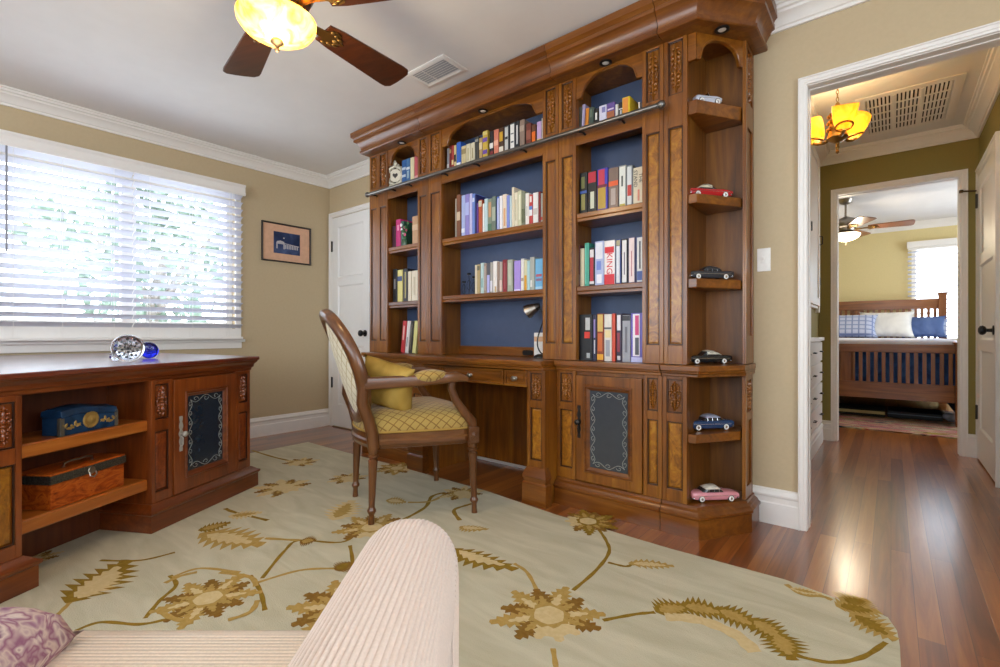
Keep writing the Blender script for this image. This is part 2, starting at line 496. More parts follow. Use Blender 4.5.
# ------------------------------------------------------------------ doors
def panel_door(name, w, h, t, rails, label, knob_x, knob_z, knob_mat, hinge_zs, stile=.1, knob_z0=None):
    """door in local x (0..w), front face at y=0 towards -y, z 0..h; rails = list of (z0,z1)"""
    root = bpy.data.objects.new(name, None); COL.objects.link(root); struct(root, label)
    mb = MB()
    mb.box(0, w, .012, t, 0, h)
    mb.box(0, stile, 0, .012, 0, h); mb.box(w - stile, w, 0, .012, 0, h)
    for (a, b) in rails: mb.box(stile, w - stile, 0, .012, a, b)
    for (a0, a1) in zip(rails[:-1], rails[1:]):
        z0, z1 = a0[1], a1[0]; x0, x1 = stile, w - stile
        k = .012
        for q in ([(x0,0,z0),(x1,0,z0),(x1-k,.011,z0+k),(x0+k,.011,z0+k)], [(x0,0,z1),(x1,0,z1),(x1-k,.011,z1-k),(x0+k,.011,z1-k)],
                  [(x0,0,z0),(x0,0,z1),(x0+k,.011,z1-k),(x0+k,.011,z0+k)], [(x1,0,z0),(x1,0,z1),(x1-k,.011,z1-k),(x1-k,.011,z0+k)]):
            mb.poly(q)
    mb.build('door_slab', M_door, root, smooth=0, bevel=.002)
    kb = MB(); kb.M = T(knob_x, 0, knob_z) @ RX(PI/2)
    kb.lathe([(0, 0), (.03, 0), (.03, .004), (.012, .008), (.010, .03), (.024, .037), (.030, .048), (.027, .06), (.012, .068), (0, .069)], 18)
    k = kb.build('door_knob', knob_mat, root)
    for hz in hinge_zs:
        hb = MB(); hb.box(-.012, .012, -.006, .001, hz - .05, hz + .05)
        hb.M = T(0, -.006, hz - .052); hb.lathe([(0,0),(.006,0),(.006,.104),(0,.104)], 8)
        hb.build('hinge', M_iron, root, smooth=30)
    return root
d1 = panel_door('door_1', .61, 2.025, .035, [(0, .21), (.78, .86), (1.36, 1.44), (1.925, 2.025)], 'white panelled closet door beside the bookcase', .545, .90, M_black, (.42, 1.75))
d1.location = (-4.25, WB - .014, .012)
d2 = panel_door('door_2', .765, 2.03, .035, [(0, .22), (.78, .86), (1.38, 1.46), (1.93, 2.03)], 'white panelled door in the right wall of the hallway', .70, .92, M_black, (.33, 1.86))
d2.location = (HRX - .014, 4.875, .01); d2.rotation_euler = (0, 0, -PI/2)
mb = MB(); mb.tube([(HRX - .02, 4.872, 1.945), (HRX - .10, 4.872, 1.955)], .006); mb.lathe([(0, 0), (.012, 0), (.012, .02), (0, .02)], 10, c=(HRX - .10, 4.872, 1.945))
o = recenter(mb.build('door_stop', M_dkbrass), (HRX - .04, 4.872, 1.95))
tag(o, 'small bronze door stop sticking out at the top hinge of the hallway door', 'door stop')

# ------------------------------------------------------------------ windows
def window(name, axis, plane, thick, a0, a1, z0, z1, mull, mat=None):
    root = bpy.data.objects.new(name, None); COL.objects.link(root); struct(root)
    fr = MB(); gl = MB(); c = plane + thick * .55
    def bx(mb, p, q, r, s, d):
        if axis == 'x': mb.box(c - d, c + d, p, q, r, s)
        else: mb.box(p, q, c - d, c + d, r, s)
    w = .05
    bx(fr, a0, a0 + w, z0, z1, .03); bx(fr, a1 - w, a1, z0, z1, .03)
    bx(fr, a0 + w, a1 - w, z0, z0 + w, .03); bx(fr, a0 + w, a1 - w, z1 - w, z1, .03)
    for mm in mull: bx(fr, mm - .045, mm + .045, z0 + w, z1 - w, .03)
    e = [a0 + w] + [k for mm in mull for k in (mm - .045, mm + .045)] + [a1 - w]
    for p, q in zip(e[::2], e[1::2]): bx(gl, p, q, z0 + w, z1 - w, .003)
    f = fr.build('window_frame', M_trim, root, smooth=0, bevel=.003)
    g = gl.build('window_pane', M_pane, root, smooth=0)
    return root
window('window_1', 'x', WLX, -.15, .28, 1.72, .95, 2.08, [1.0])
window('window_2', 'y', BY1, .12, .22, 1.2, .8, 2.1, [])
window('fill_window_3', 'y', WFY, -TH, -3.6, .9, .7, 2.15, [-2.1, -.6])  # unseen window behind the camera, added to let fill light in
window('fill_window_5', 'x', BRX, .12, 5.8, 8.0, .7, 2.15, [6.9])  # unseen second bedroom window, added to brighten bedroom and hall
window('fill_window_4', 'x', WRX, TH, -1.6, 1.2, .75, 2.1, [-.2])  # unseen window in the right wall, put in for more fill
# sill board under the window
mb = MB(); mb.box(WLX, WLX + .035, .2, 1.79, .838, .862); mb.box(WLX, WLX + .014, .22, 1.77, .785, .838)
struct(mb.build('trim_10', M_trim, smooth=0, bevel=.003))
# window surround behind the blind
mb = MB()
for (p, q, r, s) in ((.22, .28, .862, 2.14), (1.72, 1.765, .862, 2.14), (.28, 1.72, 2.08, 2.14), (.28, 1.72, .862, .95)): mb.box(WLX, WLX + .012, p, q, r, s)
struct(mb.build('trim_11', M_trim, smooth=0))

def blind(name, label, w, ztop, zbot, group=None, pitch=.0605, wand=None, cord=None, tilt=-27, ladders=None):
    """venetian blind: local x along the window (0..w), -y towards the room"""
    r = thing(name, label, 'blind', group=group)
    hr = MB(); hr.box(0, w, -.028, .028, ztop - .045, ztop); hr.build('head_rail', M_trim, r, smooth=0, bevel=.002)
    sl = MB(); z = ztop - .075; a = math.radians(tilt)
    while z > zbot + .05:
        R = []
        for k in range(5):
            u = (k / 4 - .5) * .063; c = .004 * (1 - (k / 2 - 1) ** 2)
            y = u * math.cos(a); zz = z + u * math.sin(a) + c
            R.append((y, zz))
        top = [(0, y, q + .0014) for y, q in R] + [(0, y, q - .0014) for y, q in R[::-1]]
        sl.rings([top, [(w, p[1], p[2]) for p in top]])
        z -= pitch
    sl.build('slats', M_slat, r, smooth=30)
    br = MB(); br.box(0, w, -.03, .03, zbot, zbot + .02); br.build('bottom_rail', M_trim, r, smooth=0, bevel=.003)
    for x in (ladders or (.12, w - .12)):
        lc = MB()
        for y in (-.034, .034): lc.tube([(x, y, ztop - .03), (x, y, zbot + .01)], .0011, 5)
        lc.build('ladder_cord', M_trim, r)
    if wand is not None:
        wd = MB(); wd.tube([(wand, -.045, ztop - .05), (wand, -.047, ztop - .72)], .005, 8); wd.build('tilt_wand', plain('grey plastic wand', '8d8d94', .4), r)
    if cord is not None:
        cd = MB()
        cd.tube([(cord, -.042, ztop - .04), (cord + .003, -.042, ztop - .72)], .0013, 5); cd.tube([(cord + .012, -.042, ztop - .04), (cord + .012, -.042, ztop - 1.02)], .0013, 5)
        cd.lathe([(0, 0), (.006, 0), (.003, .03), (0, .03)], 8, c=(cord + .003, -.042, ztop - .745)); cd.lathe([(0, 0), (.006, 0), (.003, .03), (0, .03)], 8, c=(cord + .012, -.042, ztop - 1.05))
        cd.build('pull_cord', M_trim, r)
    return r
XB = WLX + .05
b1 = blind('window_blind', 'white slatted blind over the left half of the big window, with a grey tilt wand', .765, 2.135, .862, 'white slatted blinds on the big window', wand=.12, ladders=(.15, .38, .65))
b1.location = (XB, .235, 0); b1.rotation_euler = (0, 0, PI/2)
b2 = blind('window_blind', 'white slatted blind over the right half of the big window, with hanging pull cords', .748, 2.135, .862, 'white slatted blinds on the big window', cord=.66, ladders=(.09, .37, .64))
b2.location = (XB, 1.006, 0); b2.rotation_euler = (0, 0, PI/2)
mb = MB(); mb.prism([(-.04, 2.07), (-.052, 2.07), (-.055, 2.085), (-.048, 2.10), (-.048, 2.135), (-.058, 2.15), (-.058, 2.16), (.045, 2.16), (.045, 2.14), (-.038, 2.14)], 0, 1.54, 'x')
o = mb.build('blind_valance', M_trim, smooth=30, bevel=.001); o.location = (XB, .225, 0); o.rotation_euler = (0, 0, PI/2)
tag(o, 'long white valance board across the top of the big window blinds', 'valance')
b3 = blind('window_blind', 'white slatted bedroom blind behind the bed headboard', 1.06, 2.10, .83, pitch=.06, ladders=(.13, .5, .9), tilt=-13)
b3.location = (.18, BY1 - .05, 0)
mb = MB(); mb.box(0, 1.08, -.052, .045, 2.085, 2.165); o = mb.build('blind_valance', M_trim, smooth=0, bevel=.004); o.location = (.17, BY1 - .05, 0)
tag(o, 'white valance board above the bedroom window blind', 'valance')

# ================================================================== WALL OF BOOKCASES
YU, YB, YD = 2.22, 2.20, 2.085       # faces: uppers, bases, desk
UBK = 2.425                          # blue back of the uppers
Z0 = .766                            # worktop
def carve(mb, cx, yf, cz, w, h, out=.017, style=0):
    """carved acanthus relief in the x-z plane, raised towards -y"""
    L = [(0, 0, .15, .05, 0)]
    for s in (1, -1):
        L += [(0, s*.12, .16, .10, 0), (0, s*.26, .13, .14, 0), (0, s*.42, .08, .10, 0)]
        for q in (1, -1):
            L += [(q*.24, s*.20, .17, .055, -q*s*38), (q*.26, s*.29, .15, .05, -q*s*46), (q*.17, s*.385, .11, .04, -q*s*55), (q*.30, s*.105, .13, .05, q*s*20), (q*.40, s*.13, .07, .032, 0)]
    for k, (u, v, a, b, g) in enumerate(L):
        d = out * (1.0 if abs(u) < .05 else .75)
        mb.ell((cx + u * w, yf, cz + v * h), (a * w, d, b * h), 8, 6, 0, Matrix.Rotation(math.radians(g), 3, 'Y'))
    for s in (1, -1):
        mb.tube([(cx + s * w * (.12 + .3 * math.sin(t)), yf - .004, cz + h * .11 * math.cos(t) * (1 if s > 0 else 1)) for t in [k * PI / 7 for k in range(8)]], .0035, 6)

def pilaster(parent, mbr, x0, x1, yf, z0, z1, fields, mat=None, cmat=None, bmat=None, depth=.035, sw=.019, name='pilaster', glaze=None):
    """framed post facing -y. fields: (za, zb, kind)"""
    mat, cmat, bmat = mat or WV, cmat or WCARVE, bmat or BURL
    mb = MB(); mb.M = mbr
    mb.box(x0, x1, yf + .010, yf + depth, z0, z1)
    mb.box(x0, x0 + sw, yf, yf + .010, z0, z1); mb.box(x1 - sw, x1, yf, yf + .010, z0, z1)
    cur = z0
    for za, zb, k in fields:
        mb.box(x0 + sw, x1 - sw, yf, yf + .010, cur, za); cur = zb
        b = .006
        for q in ((x0+sw, x0+sw+b, za, zb), (x1-sw-b, x1-sw, za, zb), (x0+sw+b, x1-sw-b, za, za+b), (x0+sw+b, x1-sw-b, zb-b, zb)):
            mb.box(q[0], q[1], yf + .004, yf + .010, q[2], q[3], 1)
    mb.box(x0 + sw, x1 - sw, yf, yf + .010, cur, z1)
    p = mb.build(name, [mat, glaze or M_glaze], parent, smooth=0, bevel=.0016)
    for za, zb, k in fields:
        xa, xb = x0 + sw + .007, x1 - sw - .007
        if k in ('burl', 'plain'):
            q = MB(); q.M = mbr
            e = .007
            A = [(xa, yf+.0098, za+.007), (xb, yf+.0098, za+.007), (xb, yf+.0098, zb-.007), (xa, yf+.0098, zb-.007)]
            B = [(xa+e, yf+.0055, za+.007+e), (xb-e, yf+.0055, za+.007+e), (xb-e, yf+.0055, zb-.007-e), (xa+e, yf+.0055, zb-.007-e)]
            q.rings([A, B]); q.build('burl_panel', bmat if k == 'burl' else mat, p, smooth=0)
        elif k == 'carved':
            q = MB(); q.M = mbr
            carve(q, (x0 + x1) / 2, yf + .009, (za + zb) / 2, (xb - xa) * .98, (zb - za - .02))
            q.build('carving', cmat, p, smooth=60)
    return p

CROWNP = [(0, 2.272), (.035, 2.272), (.040, 2.277), (.040, 2.292), (.032, 2.298), (.034, 2.312), (.046, 2.336), (.060, 2.352), (.072, 2.358), (.074, 2.372), (.070, 2.378), (.078, 2.386), (.088, 2.392), (.090, 2.425), (0, 2.425)]
YC = 2.175
def crown(parent, mbr, path):
    mb = MB(); mb.M = mbr; mb.sweep(CROWNP, path)
    return mb.build('crown_moulding', WDK, parent, smooth=30)
def puck(parent, mbr, x, y, z=2.2705):
    mb = MB(); mb.M = mbr @ T(x, y, z)
    mb.lathe([(0, -.0012), (.018, -.0012), (.021, -.005), (.029, -.005), (.032, -.003), (.032, 0), (0, 0)], 20)
    p = mb.build('puck_light', M_iron, parent)
    mb = MB(); mb.M = mbr @ T(x, y, z); mb.lathe([(0, -.0042), (.012, -.0038), (.0172, -.0022), (.0172, -.0014), (0, -.0014)], 16)
    mb.build('lens', plain('frosted lens', 'e6e3dc', .3), p)
def shelf(parent, mbr, x0, x1, z, y0=None, y1=UBK, t=.042, mat=None):
    y0 = y0 if y0 is not None else YU + .008
    mb = MB(); mb.M = mbr
    mb.prism([(y1, z - t), (y1, z), (y0 + .003, z), (y0, z - .003), (y0, z - t * .55), (y0 + .006, z - t * .7), (y0 + .006, z - t)], x0, x1, 'x')
    return mb.build('shelf', mat or WH, parent, smooth=0)
def arch(parent, mbr, x0, x1, zf, ztop, z1, yf, t=.018, sh=.035, pw=2.0):
    """spandrel board with a shouldered arch cut into it"""
    mb = MB(); mb.M = mbr
    n = 24; a, b = x0 + sh, x1 - sh
    low = [(x0, zf), (a, zf), (a, zf + .006)]
    for k in range(1, n):
        s = -1 + 2 * k / n
        low.append((((a + b) / 2) + s * (b - a) / 2, zf + .006 + (ztop - zf - .006) * (1 - abs(s) ** pw) ** (1 / pw)))
    low += [(b, zf + .006), (b, zf), (x1, zf)]
    # top line resampled so the strip is quads
    F = [(p[0], yf, p[1]) for p in low]; U = [(p[0], yf, z1) for p in low]
    Fb = [(p[0], yf + t, p[1]) for p in low]; Ub = [(p[0], yf + t, z1) for p in low]
    mb.rings([U, F, Fb, Ub], 0, closed=False, caps=False)
    # raised bead along the arch
    mb.tube([(p[0], yf - .001, p[1] + .004) for p in low[1:-1]], .0045, 6)
    return mb.build('arch_board', WH, parent, smooth=35)

def hutch(label, x0, x1, pils, opens, shelves, arch_pw=2.0, left_end=False, right_end=False, pucks=(), desk=False):
    r = thing('bookcase_hutch', label, 'bookcase', ((x0 + x1) / 2, 2.41, Z0 + .001)); I = world_of(r).inverted()
    zb = Z0 + .002; o0, o1 = opens; s0, s1 = o0 - .022, o1 + .022
    mb = MB(); mb.M = I
    for a, b in ((s0 - .018, s0), (s1, s1 + .018)): mb.box(a, b, YU + .036, UBK + .02, zb, 2.27)
    mb.box(s0, s1, YU + .012, UBK, 1.965, 2.0)                      # deck of the top compartment
    mb.box(s0 - .018, s1 + .018, YU + .012, 2.6, 2.255, 2.2715)          # top
    mb.box(x0, x1, YC, YU + .034, 2.2716, 2.29)
    if left_end: mb.box(x0, x0 + .02, YU + .036, WB - .004, zb, 2.254)
    mb.build('carcass', WIN, r, smooth=0)
    mb = MB(); mb.M = I; mb.box(s0, s1, UBK + .0005, UBK + .012, zb, 2.254)
    mb.build('back_panel', M_navy, r, smooth=0)
    for a, b in pils:
        pilaster(r, I, a, b, YU, zb, 2.2712, [(.855, 1.865, 'burl' if left_end is None else 'plain'), (2.015, 2.262, 'carved')])
    mb = MB(); mb.M = I; mb.box(o0 - .002, o1 + .002, YU + .003, YU + .011, 1.908, 2.0); mb.box(o0, o1, YU, YU + .003, 1.908, 1.918); mb.box(o0, o1, YU, YU + .003, 1.99, 2.0)
    mb.build('frieze_board', WH, r, smooth=0)
    arch(r, I, o0 - .002, o1 + .002, 2.155, 2.262, 2.2712, YU + .006, pw=arch_pw, sh=.03 if not desk else .05)
    for z in shelves: shelf(r, I, s0 + .0005, s1 - .0005, z)
    path = [(x0 + .001, YC), (x1 - .001, YC)]
    if left_end: path = [(x0 + .035, WB - .004), (x0 + .035, YC), (x1 - .001, YC)]
    crown(r, I, path)
    for (px_, py_) in pucks: puck(r, I, px_, py_)
    if desk:
        mb = MB(); mb.M = I; mb.box(s0, s1, UBK - .016, UBK, zb, .825); mb.build('cable_rail', WH, r, smooth=0, bevel=.002)
        mb = MB(); mb.M = I @ T(-1.745, UBK - .0165, .79) @ RX(PI/2)
        pts = []
        for k in range(16):
            t = 2 * PI * k / 16; c, s = math.cos(t), math.sin(t)
            pts.append(((abs(c) ** .5) * (1 if c > 0 else -1) * .04, (abs(s) ** .5) * (1 if s > 0 else -1) * .017))
        mb.prism(pts, 0, .006, 'z'); mb.build('cable_grommet', M_black, r, smooth=0)
    return r
XA, XBB, XC, XD, XE = -3.118, -2.449, -1.403, -.8235, -.52
hL = hutch('narrow left bookcase hutch next to the white closet door', XA, XBB - .001, [(-3.118, -3.012), (-3.010, -2.898), (-2.560, XBB - .002)], (-2.896, -2.562), [1.547, 1.142], left_end=True, pucks=[(-2.70, 2.195)])
hC = hutch('wide middle bookcase hutch standing on the desk with the lamp', XBB, XC - .001, [(XBB, -2.322), (-1.508, XC - .002)], (-2.320, -1.510), [1.540, 1.160], arch_pw=2.6, pucks=[(-1.93, 2.195)], desk=True)
hR = hutch('right bookcase hutch full of thick novels above the cabinet door', XC, XD - .001, [(XC, -1.296), (-.930, XD - .002)], (-1.294, -.932), [1.547, 1.160], left_end=None, pucks=[(-1.11, 2.195)])

# ---- chamfered end unit, upper part
EC1, EC2 = (-.675, YU), (XE, 2.44)
def coff(off, yb=WB - .004, x0=XD, y=YU, c1=None, c2=None):
    c1 = c1 or EC1; c2 = c2 or EC2
    p = offset_path([(x0, y), (c1[0], y), c2, (c2[0], yb)], off)
    return [(x0, p[0].y), tuple(p[1]), tuple(p[2]), (p[3].x, yb)]
def shelf_poly(pts, yb): return pts + [(pts[0][0], yb)]
def side_panelling(parent, I, x, ya, yb, z0, fields, zt):
    """framed end panel facing +x"""
    mb = MB(); mb.M = I; t = .008
    mb.box(x - .016, x - t, ya, yb, z0, zt)
    w = .028
    mb.box(x - t, x, ya, ya + w, z0, zt); mb.box(x - t, x, yb - w, yb, z0, zt)
    cur = z0
    for a, b, k in fields:
        mb.box(x - t, x, ya + w, yb - w, cur, a); cur = b
    mb.box(x - t, x, ya + w, yb - w, cur, zt)
    p = mb.build('end_panel', WV, parent, smooth=0, bevel=.0015)
    for a, b, k in fields:
        if k == 'carved':
            q = MB(); q.M = I @ T(x - t, (ya + yb) / 2, 0) @ RZ(PI/2)
            carve(q, 0, 0, (a + b) / 2, yb - ya - 2 * w - .008, b - a - .02); q.build('carving', WCARVE, p, smooth=60)
    return p
eU = thing('corner_shelf_unit', 'chamfered open corner shelves holding model cars, at the right end above the worktop', 'shelf unit', (-.68, 2.42, Z0 + .001)); I = world_of(eU).inverted()
zb = Z0 + .002
pilaster(eU, I, XD, -.717, YU, zb, 2.2712, [(.855, 1.865, 'burl'), (2.015, 2.262, 'carved')])
EBK = 2.50
mb = MB(); mb.M = I; mb.box(-.735, -.717, YU + .036, EBK, zb, 2.2712); mb.build('side_panel', WIN, eU, smooth=0)
mb = MB(); mb.M = I; mb.box(-.717, XE - .023, EBK, EBK + .015, zb, 2.2712); mb.build('back_panel', WIN, eU, smooth=0)
side_panelling(eU, I, XE, 2.44, WB - .006, zb, [(.9, 1.88, 'plain'), (2.0, 2.25, 'carved')], 2.2712)
for z, t in ((1.968, .062), (1.543, .042), (1.160, .042)):
    q = coff(-.008, EBK - .001, -.7165)
    q = [(-.7165, YU + .010)] + q[1:3] + [(XE - .0225, 2.445), (XE - .0225, EBK - .001), (-.7165, EBK - .001)]
    q[2] = (XE - .0225, q[2][1])
    mb = MB(); mb.M = I; mb.prism(q, z - t, z); mb.build('shelf', WH, eU, smooth=0, bevel=.003)
# arch across the chamfer: short return plus arched board
mb = MB(); mb.M = I; mb.box(-.716, -.680, YU + .008, YU + .024, 2.150, 2.2712); mb.build('arch_return', WH, eU, smooth=0)
cd = Vector((EC2[0] - EC1[0], EC2[1] - EC1[1])); clen = cd.length; cang = math.atan2(cd.y, cd.x)
arch(eU, I @ T(EC1[0] - .004, EC1[1] + .012, 0) @ RZ(cang), 0, clen - .014, 2.150, 2.250, 2.2712, 0, sh=.02)
cpath = [(XD + .001, YC), (-.668, YC), (-.500, 2.385), (-.500, WB - .004)]
mb = MB(); mb.M = I; mb.prism([(XD, YC), (-.668, YC), (-.500, 2.385), (-.500, WB - .005), (XD, WB - .005)], 2.2716, 2.29); mb.build('top_board', WIN, eU, smooth=0)
crown(eU, I, cpath)
puck(eU, I, -.585, 2.285)

# ---- base units
def worktop(parent, I, poly_fn, z1=Z0, name='worktop'):
    mb = MB(); mb.M = I
    mb.prism(poly_fn(.034), z1 - .026, z1); mb.prism(poly_fn(.026), z1 - .036, z1 - .026); mb.prism(poly_fn(.014), z1 - .052, z1 - .036)
    return mb.build(name, WH, parent, smooth=0, bevel=.004)
PLP = [(0, 0), (.028, 0), (.028, .085), (.034, .092), (.034, .102), (.026, .108), (.020, .118), (.008, .126), (.006, .138), (0, .138)]
def plinth(parent, I, path):
    mb = MB(); mb.M = I; mb.sweep(PLP, path); return mb.build('plinth', WDK, parent, smooth=25)
ZP = .138; ZT = Z0 - .052
SCROLL = []
def scroll_border(mb, x0, x1, z0, z1, y, r=.0016):
    """painted scrolling vine round a door panel"""
    def run(p, q, n):
        d = Vector((q[0] - p[0], q[1] - p[1])); L = d.length; u = d / L; v = Vector((-u.y, u.x))
        for k in range(n):
            c = Vector(p) + u * (L * (k + .5) / n); s = 1 if k % 2 else -1
            h = L / n * .5; a = L / n * .28
            pts = [c + u * (h * (t / 9 * 2 - 1)) + v * (s * a * math.sin(PI * t / 9) * .8) for t in range(10)]
            mb.tube([(w.x, y, w.y) for w in pts], r, 4)
            pts = [c + u * (h * .55 * (1 - t / 10) * math.cos(t * .62)) + v * (-s * h * .55 * (1 - t / 11) * math.sin(t * .62) * .8) for t in range(10)]
            mb.tube([(w.x, y, w.y) for w in pts], r * .9, 4)
    w, h = x1 - x0, z1 - z0
    run((x0, z0), (x0, z1), 7); run((x1, z1), (x1, z0), 7); run((x0, z1), (x1, z1), 3); run((x1, z0), (x0, z0), 3)
def cab_door(parent, I, x0, x1, z0, z1, yf, handle_x, wv, wh, slate, hz=None, hmat=None, fw=.06):
    mb = MB(); mb.M = I
    mb.box(x0, x0 + fw, yf, yf + .022, z0, z1); mb.box(x1 - fw, x1, yf, yf + .022, z0, z1)
    mb.box(x0 + fw, x1 - fw, yf, yf + .022, z0, z0 + fw); mb.box(x0 + fw, x1 - fw, yf, yf + .022, z1 - fw, z1)
    d = mb.build('door', wv, parent, smooth=0, bevel=.002)
    mb = MB(); mb.M = I
    a0, a1, c0, c1 = x0 + fw - .012, x1 - fw + .012, z0 + fw - .012, z1 - fw + .012
    prof = [(0, yf - .001), (.004, yf - .006), (.010, yf - .006), (.014, yf + .001), (.020, yf + .004), (.028, yf + .012), (.028, yf + .02), (0, yf + .02)]
    R = [[(cx + sx * t, y, cz + sz * t) for t, y in prof] for cx, cz, sx, sz in ((a0, c0, 1, 1), (a1, c0, -1, 1), (a1, c1, -1, -1), (a0, c1, 1, -1))]
    mb.rings(R, 0, True, False, True); mb.build('door_moulding', wh, d, smooth=30)
    mb = MB(); mb.M = I; mb.box(a0 + .027, a1 - .027, yf + .012, yf + .016, c0 + .027, c1 - .027); mb.build('door_panel', slate, d, smooth=0)
    mb = MB(); mb.M = I; scroll_border(mb, a0 + .045, a1 - .045, c0 + .047, c1 - .047, yf + .0118); mb.build('scroll_border', M_scroll, d)
    hz = hz or (z0 + z1) / 2
    mb = MB(); mb.M = I
    pts = []
    for k in range(41):
        s = -1 + k / 20; w = .005 + .008 * abs(math.cos(s * 7)) * (1 - abs(s) * .6)
        pts.append((handle_x + w, hz + s * .085))
    mb.prism([(p[0], p[1]) for p in pts] + [(2 * handle_x - p[0], p[1]) for p in pts[::-1]], yf - .003, yf, 'y')
    M0 = mb.M; mb.M = M0 @ T(handle_x, yf - .003, hz) @ RX(PI/2); mb.lathe([(0, 0), (.005, 0), (.005, .012), (.012, .016), (.014, .024), (.009, .03), (0, .032)], 14); mb.M = M0
    mb.tube([(handle_x, yf - .003, hz - .012), (handle_x, yf - .014, hz - .02), (handle_x, yf - .013, hz - .05), (handle_x, yf - .006, hz - .06)], .003, 6)
    mb.build('handle', hmat or M_iron, d)
    return d
def base_unit(label, x0, x1, pils, door, hx, left_end=False):
    r = thing('base_cabinet', label, 'cabinet', ((x0 + x1) / 2, 2.40, 0)); I = world_of(r).inverted()
    mb = MB(); mb.M = I; mb.box(x0, x1, YB + .036, WB - .03, .02, ZT); mb.box(x0, x1, YB + .012, YB + .0355, .02, ZP)
    mb.box(door[0], door[1], YB + .012, YB + .0355, ZT - .02, ZT)
    mb.build('carcass', WV, r, smooth=0)
    for a, b in pils: pilaster(r, I, a, b, YB, ZP, ZT, [(.195, .505, 'burl'), (.545, .70, 'carved')])
    cab_door(r, I, door[0] + .003, door[1] - .003, ZP + .006, ZT - .022, YB - .004, hx, WV, WDK, M_slate, hz=.45)
    if left_end:
        plinth(r, I, [(x0, WB - .03), (x0, YB), (x1 - .001, YB)])
        worktop(r, I, lambda o: [(x0 - o, YB - o), (x1 - .001, YB - o), (x1 - .001, WB - .004), (x0 - o, WB - .004)])
    else:
        plinth(r, I, [(x0 + .001, YB), (x1 - .001, YB)])
        worktop(r, I, lambda o: [(x0 + .001, YB - o), (x1 - .001, YB - o), (x1 - .001, WB - .004), (x0 + .001, WB - .004)])
    return r
base_unit('left base cabinet with slate door, hidden behind the armchair beside the closet door', XA, -2.468, [(-3.118, -3.012), (-3.010, -2.898), (-2.575, -2.470)], (-2.896, -2.577), -2.62, True)
base_unit('right base cabinet with slate panelled door and scroll border under the novels', XC + .001, XD - .001, [(XC + .002, -1.286), (-.916, XD - .002)], (-1.284, -.918), -1.262)

# ---- chamfered end unit, base part
eB = thing('corner_base_unit', 'chamfered open corner base holding the blue and pink model cars', 'shelf unit', (-.68, 2.42, 0)); I = world_of(eB).inverted()
BC1, BC2 = (-.668, YB), (XE, 2.43)
def boff(off, yb=WB - .004): return coff(off, yb, XD + .0005, YB, BC1, BC2)
pilaster(eB, I, XD, -.712, YB, ZP, ZT, [(.195, .505, 'burl'), (.545, .70, 'carved')])
BBK = 2.56
mb = MB(); mb.M = I; mb.box(-.730, -.712, YB + .036, BBK, ZP, ZT); mb.build('side_panel', WIN, eB, smooth=0)
mb = MB(); mb.M = I; mb.box(-.712, XE - .023, BBK, BBK + .015, ZP, ZT); mb.build('back_panel', WIN, eB, smooth=0)
side_panelling(eB, I, XE, 2.43, WB - .03, ZP, [(.195, .50, 'plain'), (.54, .69, 'carved')], ZT)
q = [(-.7115, YB + .010), (BC1[0] - .006, YB + .010), (XE - .0225, 2.432), (XE - .0225, BBK - .001), (-.7115, BBK - .001)]
mb = MB(); mb.M = I; mb.prism(q, .415, .455); mb.build('shelf', WH, eB, smooth=0, bevel=.003)
mb = MB(); mb.M = I; p = boff(.004, WB - .03); mb.prism(p + [(XD + .0005, WB - .03)], .12, .1385); mb.build('bottom_board', WH, eB, smooth=0)
plinth(eB, I, [(XD + .001, YB), BC1, BC2, (XE, WB - .03)])
def etop(o):
    p = boff(o); xm = XE + .004 + o * .15
    d = Vector(p[2]) - Vector(p[1]); t = (xm - p[1][0]) / d.x
    return [p[0], p[1], (xm, p[1][1] + d.y * t), (xm, WB - .004), (XD + .0005, WB - .004)]
worktop(eB, I, etop)

# ---- the desk in the middle
DX0, DX1 = -2.466, XC - .0005
dk = thing('built_in_desk', 'brown kneehole desk with three drawers between the bookcases, behind the armchair', 'desk', ((DX0 + DX1) / 2, 2.34, 0)); I = world_of(dk).inverted()
for a, b in ((DX0, DX0 + .113), (DX1 - .113, DX1)):
    mb = MB(); mb.M = I; mb.box(a, b, YD + .036, 2.56, 0, ZT); mb.build('side_panel', WV, dk, smooth=0)
    pilaster(dk, I, a, b, YD, .20, ZT, [(.235, .515, 'burl'), (.555, .70, 'carved')])
    mb = MB(); mb.M = I
    mb.sweep([(-.03, 0), (.020, 0), (.020, .11), (.012, .12), (.012, .13), (.020, .15), (.012, .175), (.004, .19), (0, .20), (-.03, .20)], [(a, YD + .035), (a, YD), (b, YD), (b, YD + .035)])
    mb.build('foot', WDK, dk, smooth=25)
mb = MB(); mb.M = I; mb.box(DX0 + .1135, DX1 - .1135, 2.545, 2.558, .035, ZT); mb.build('back_panel', WV, dk, smooth=0)
mb = MB(); mb.M = I; mb.box(DX0 + .1135, DX1 - .1135, YD + .03, 2.54, ZT - .012, ZT); mb.box(DX0 + .1135, DX1 - .1135, YD + .03, YD + .045, .615, ZT); mb.build('apron', WV, dk, smooth=0)
a = DX0 + .12; b = DX1 - .12
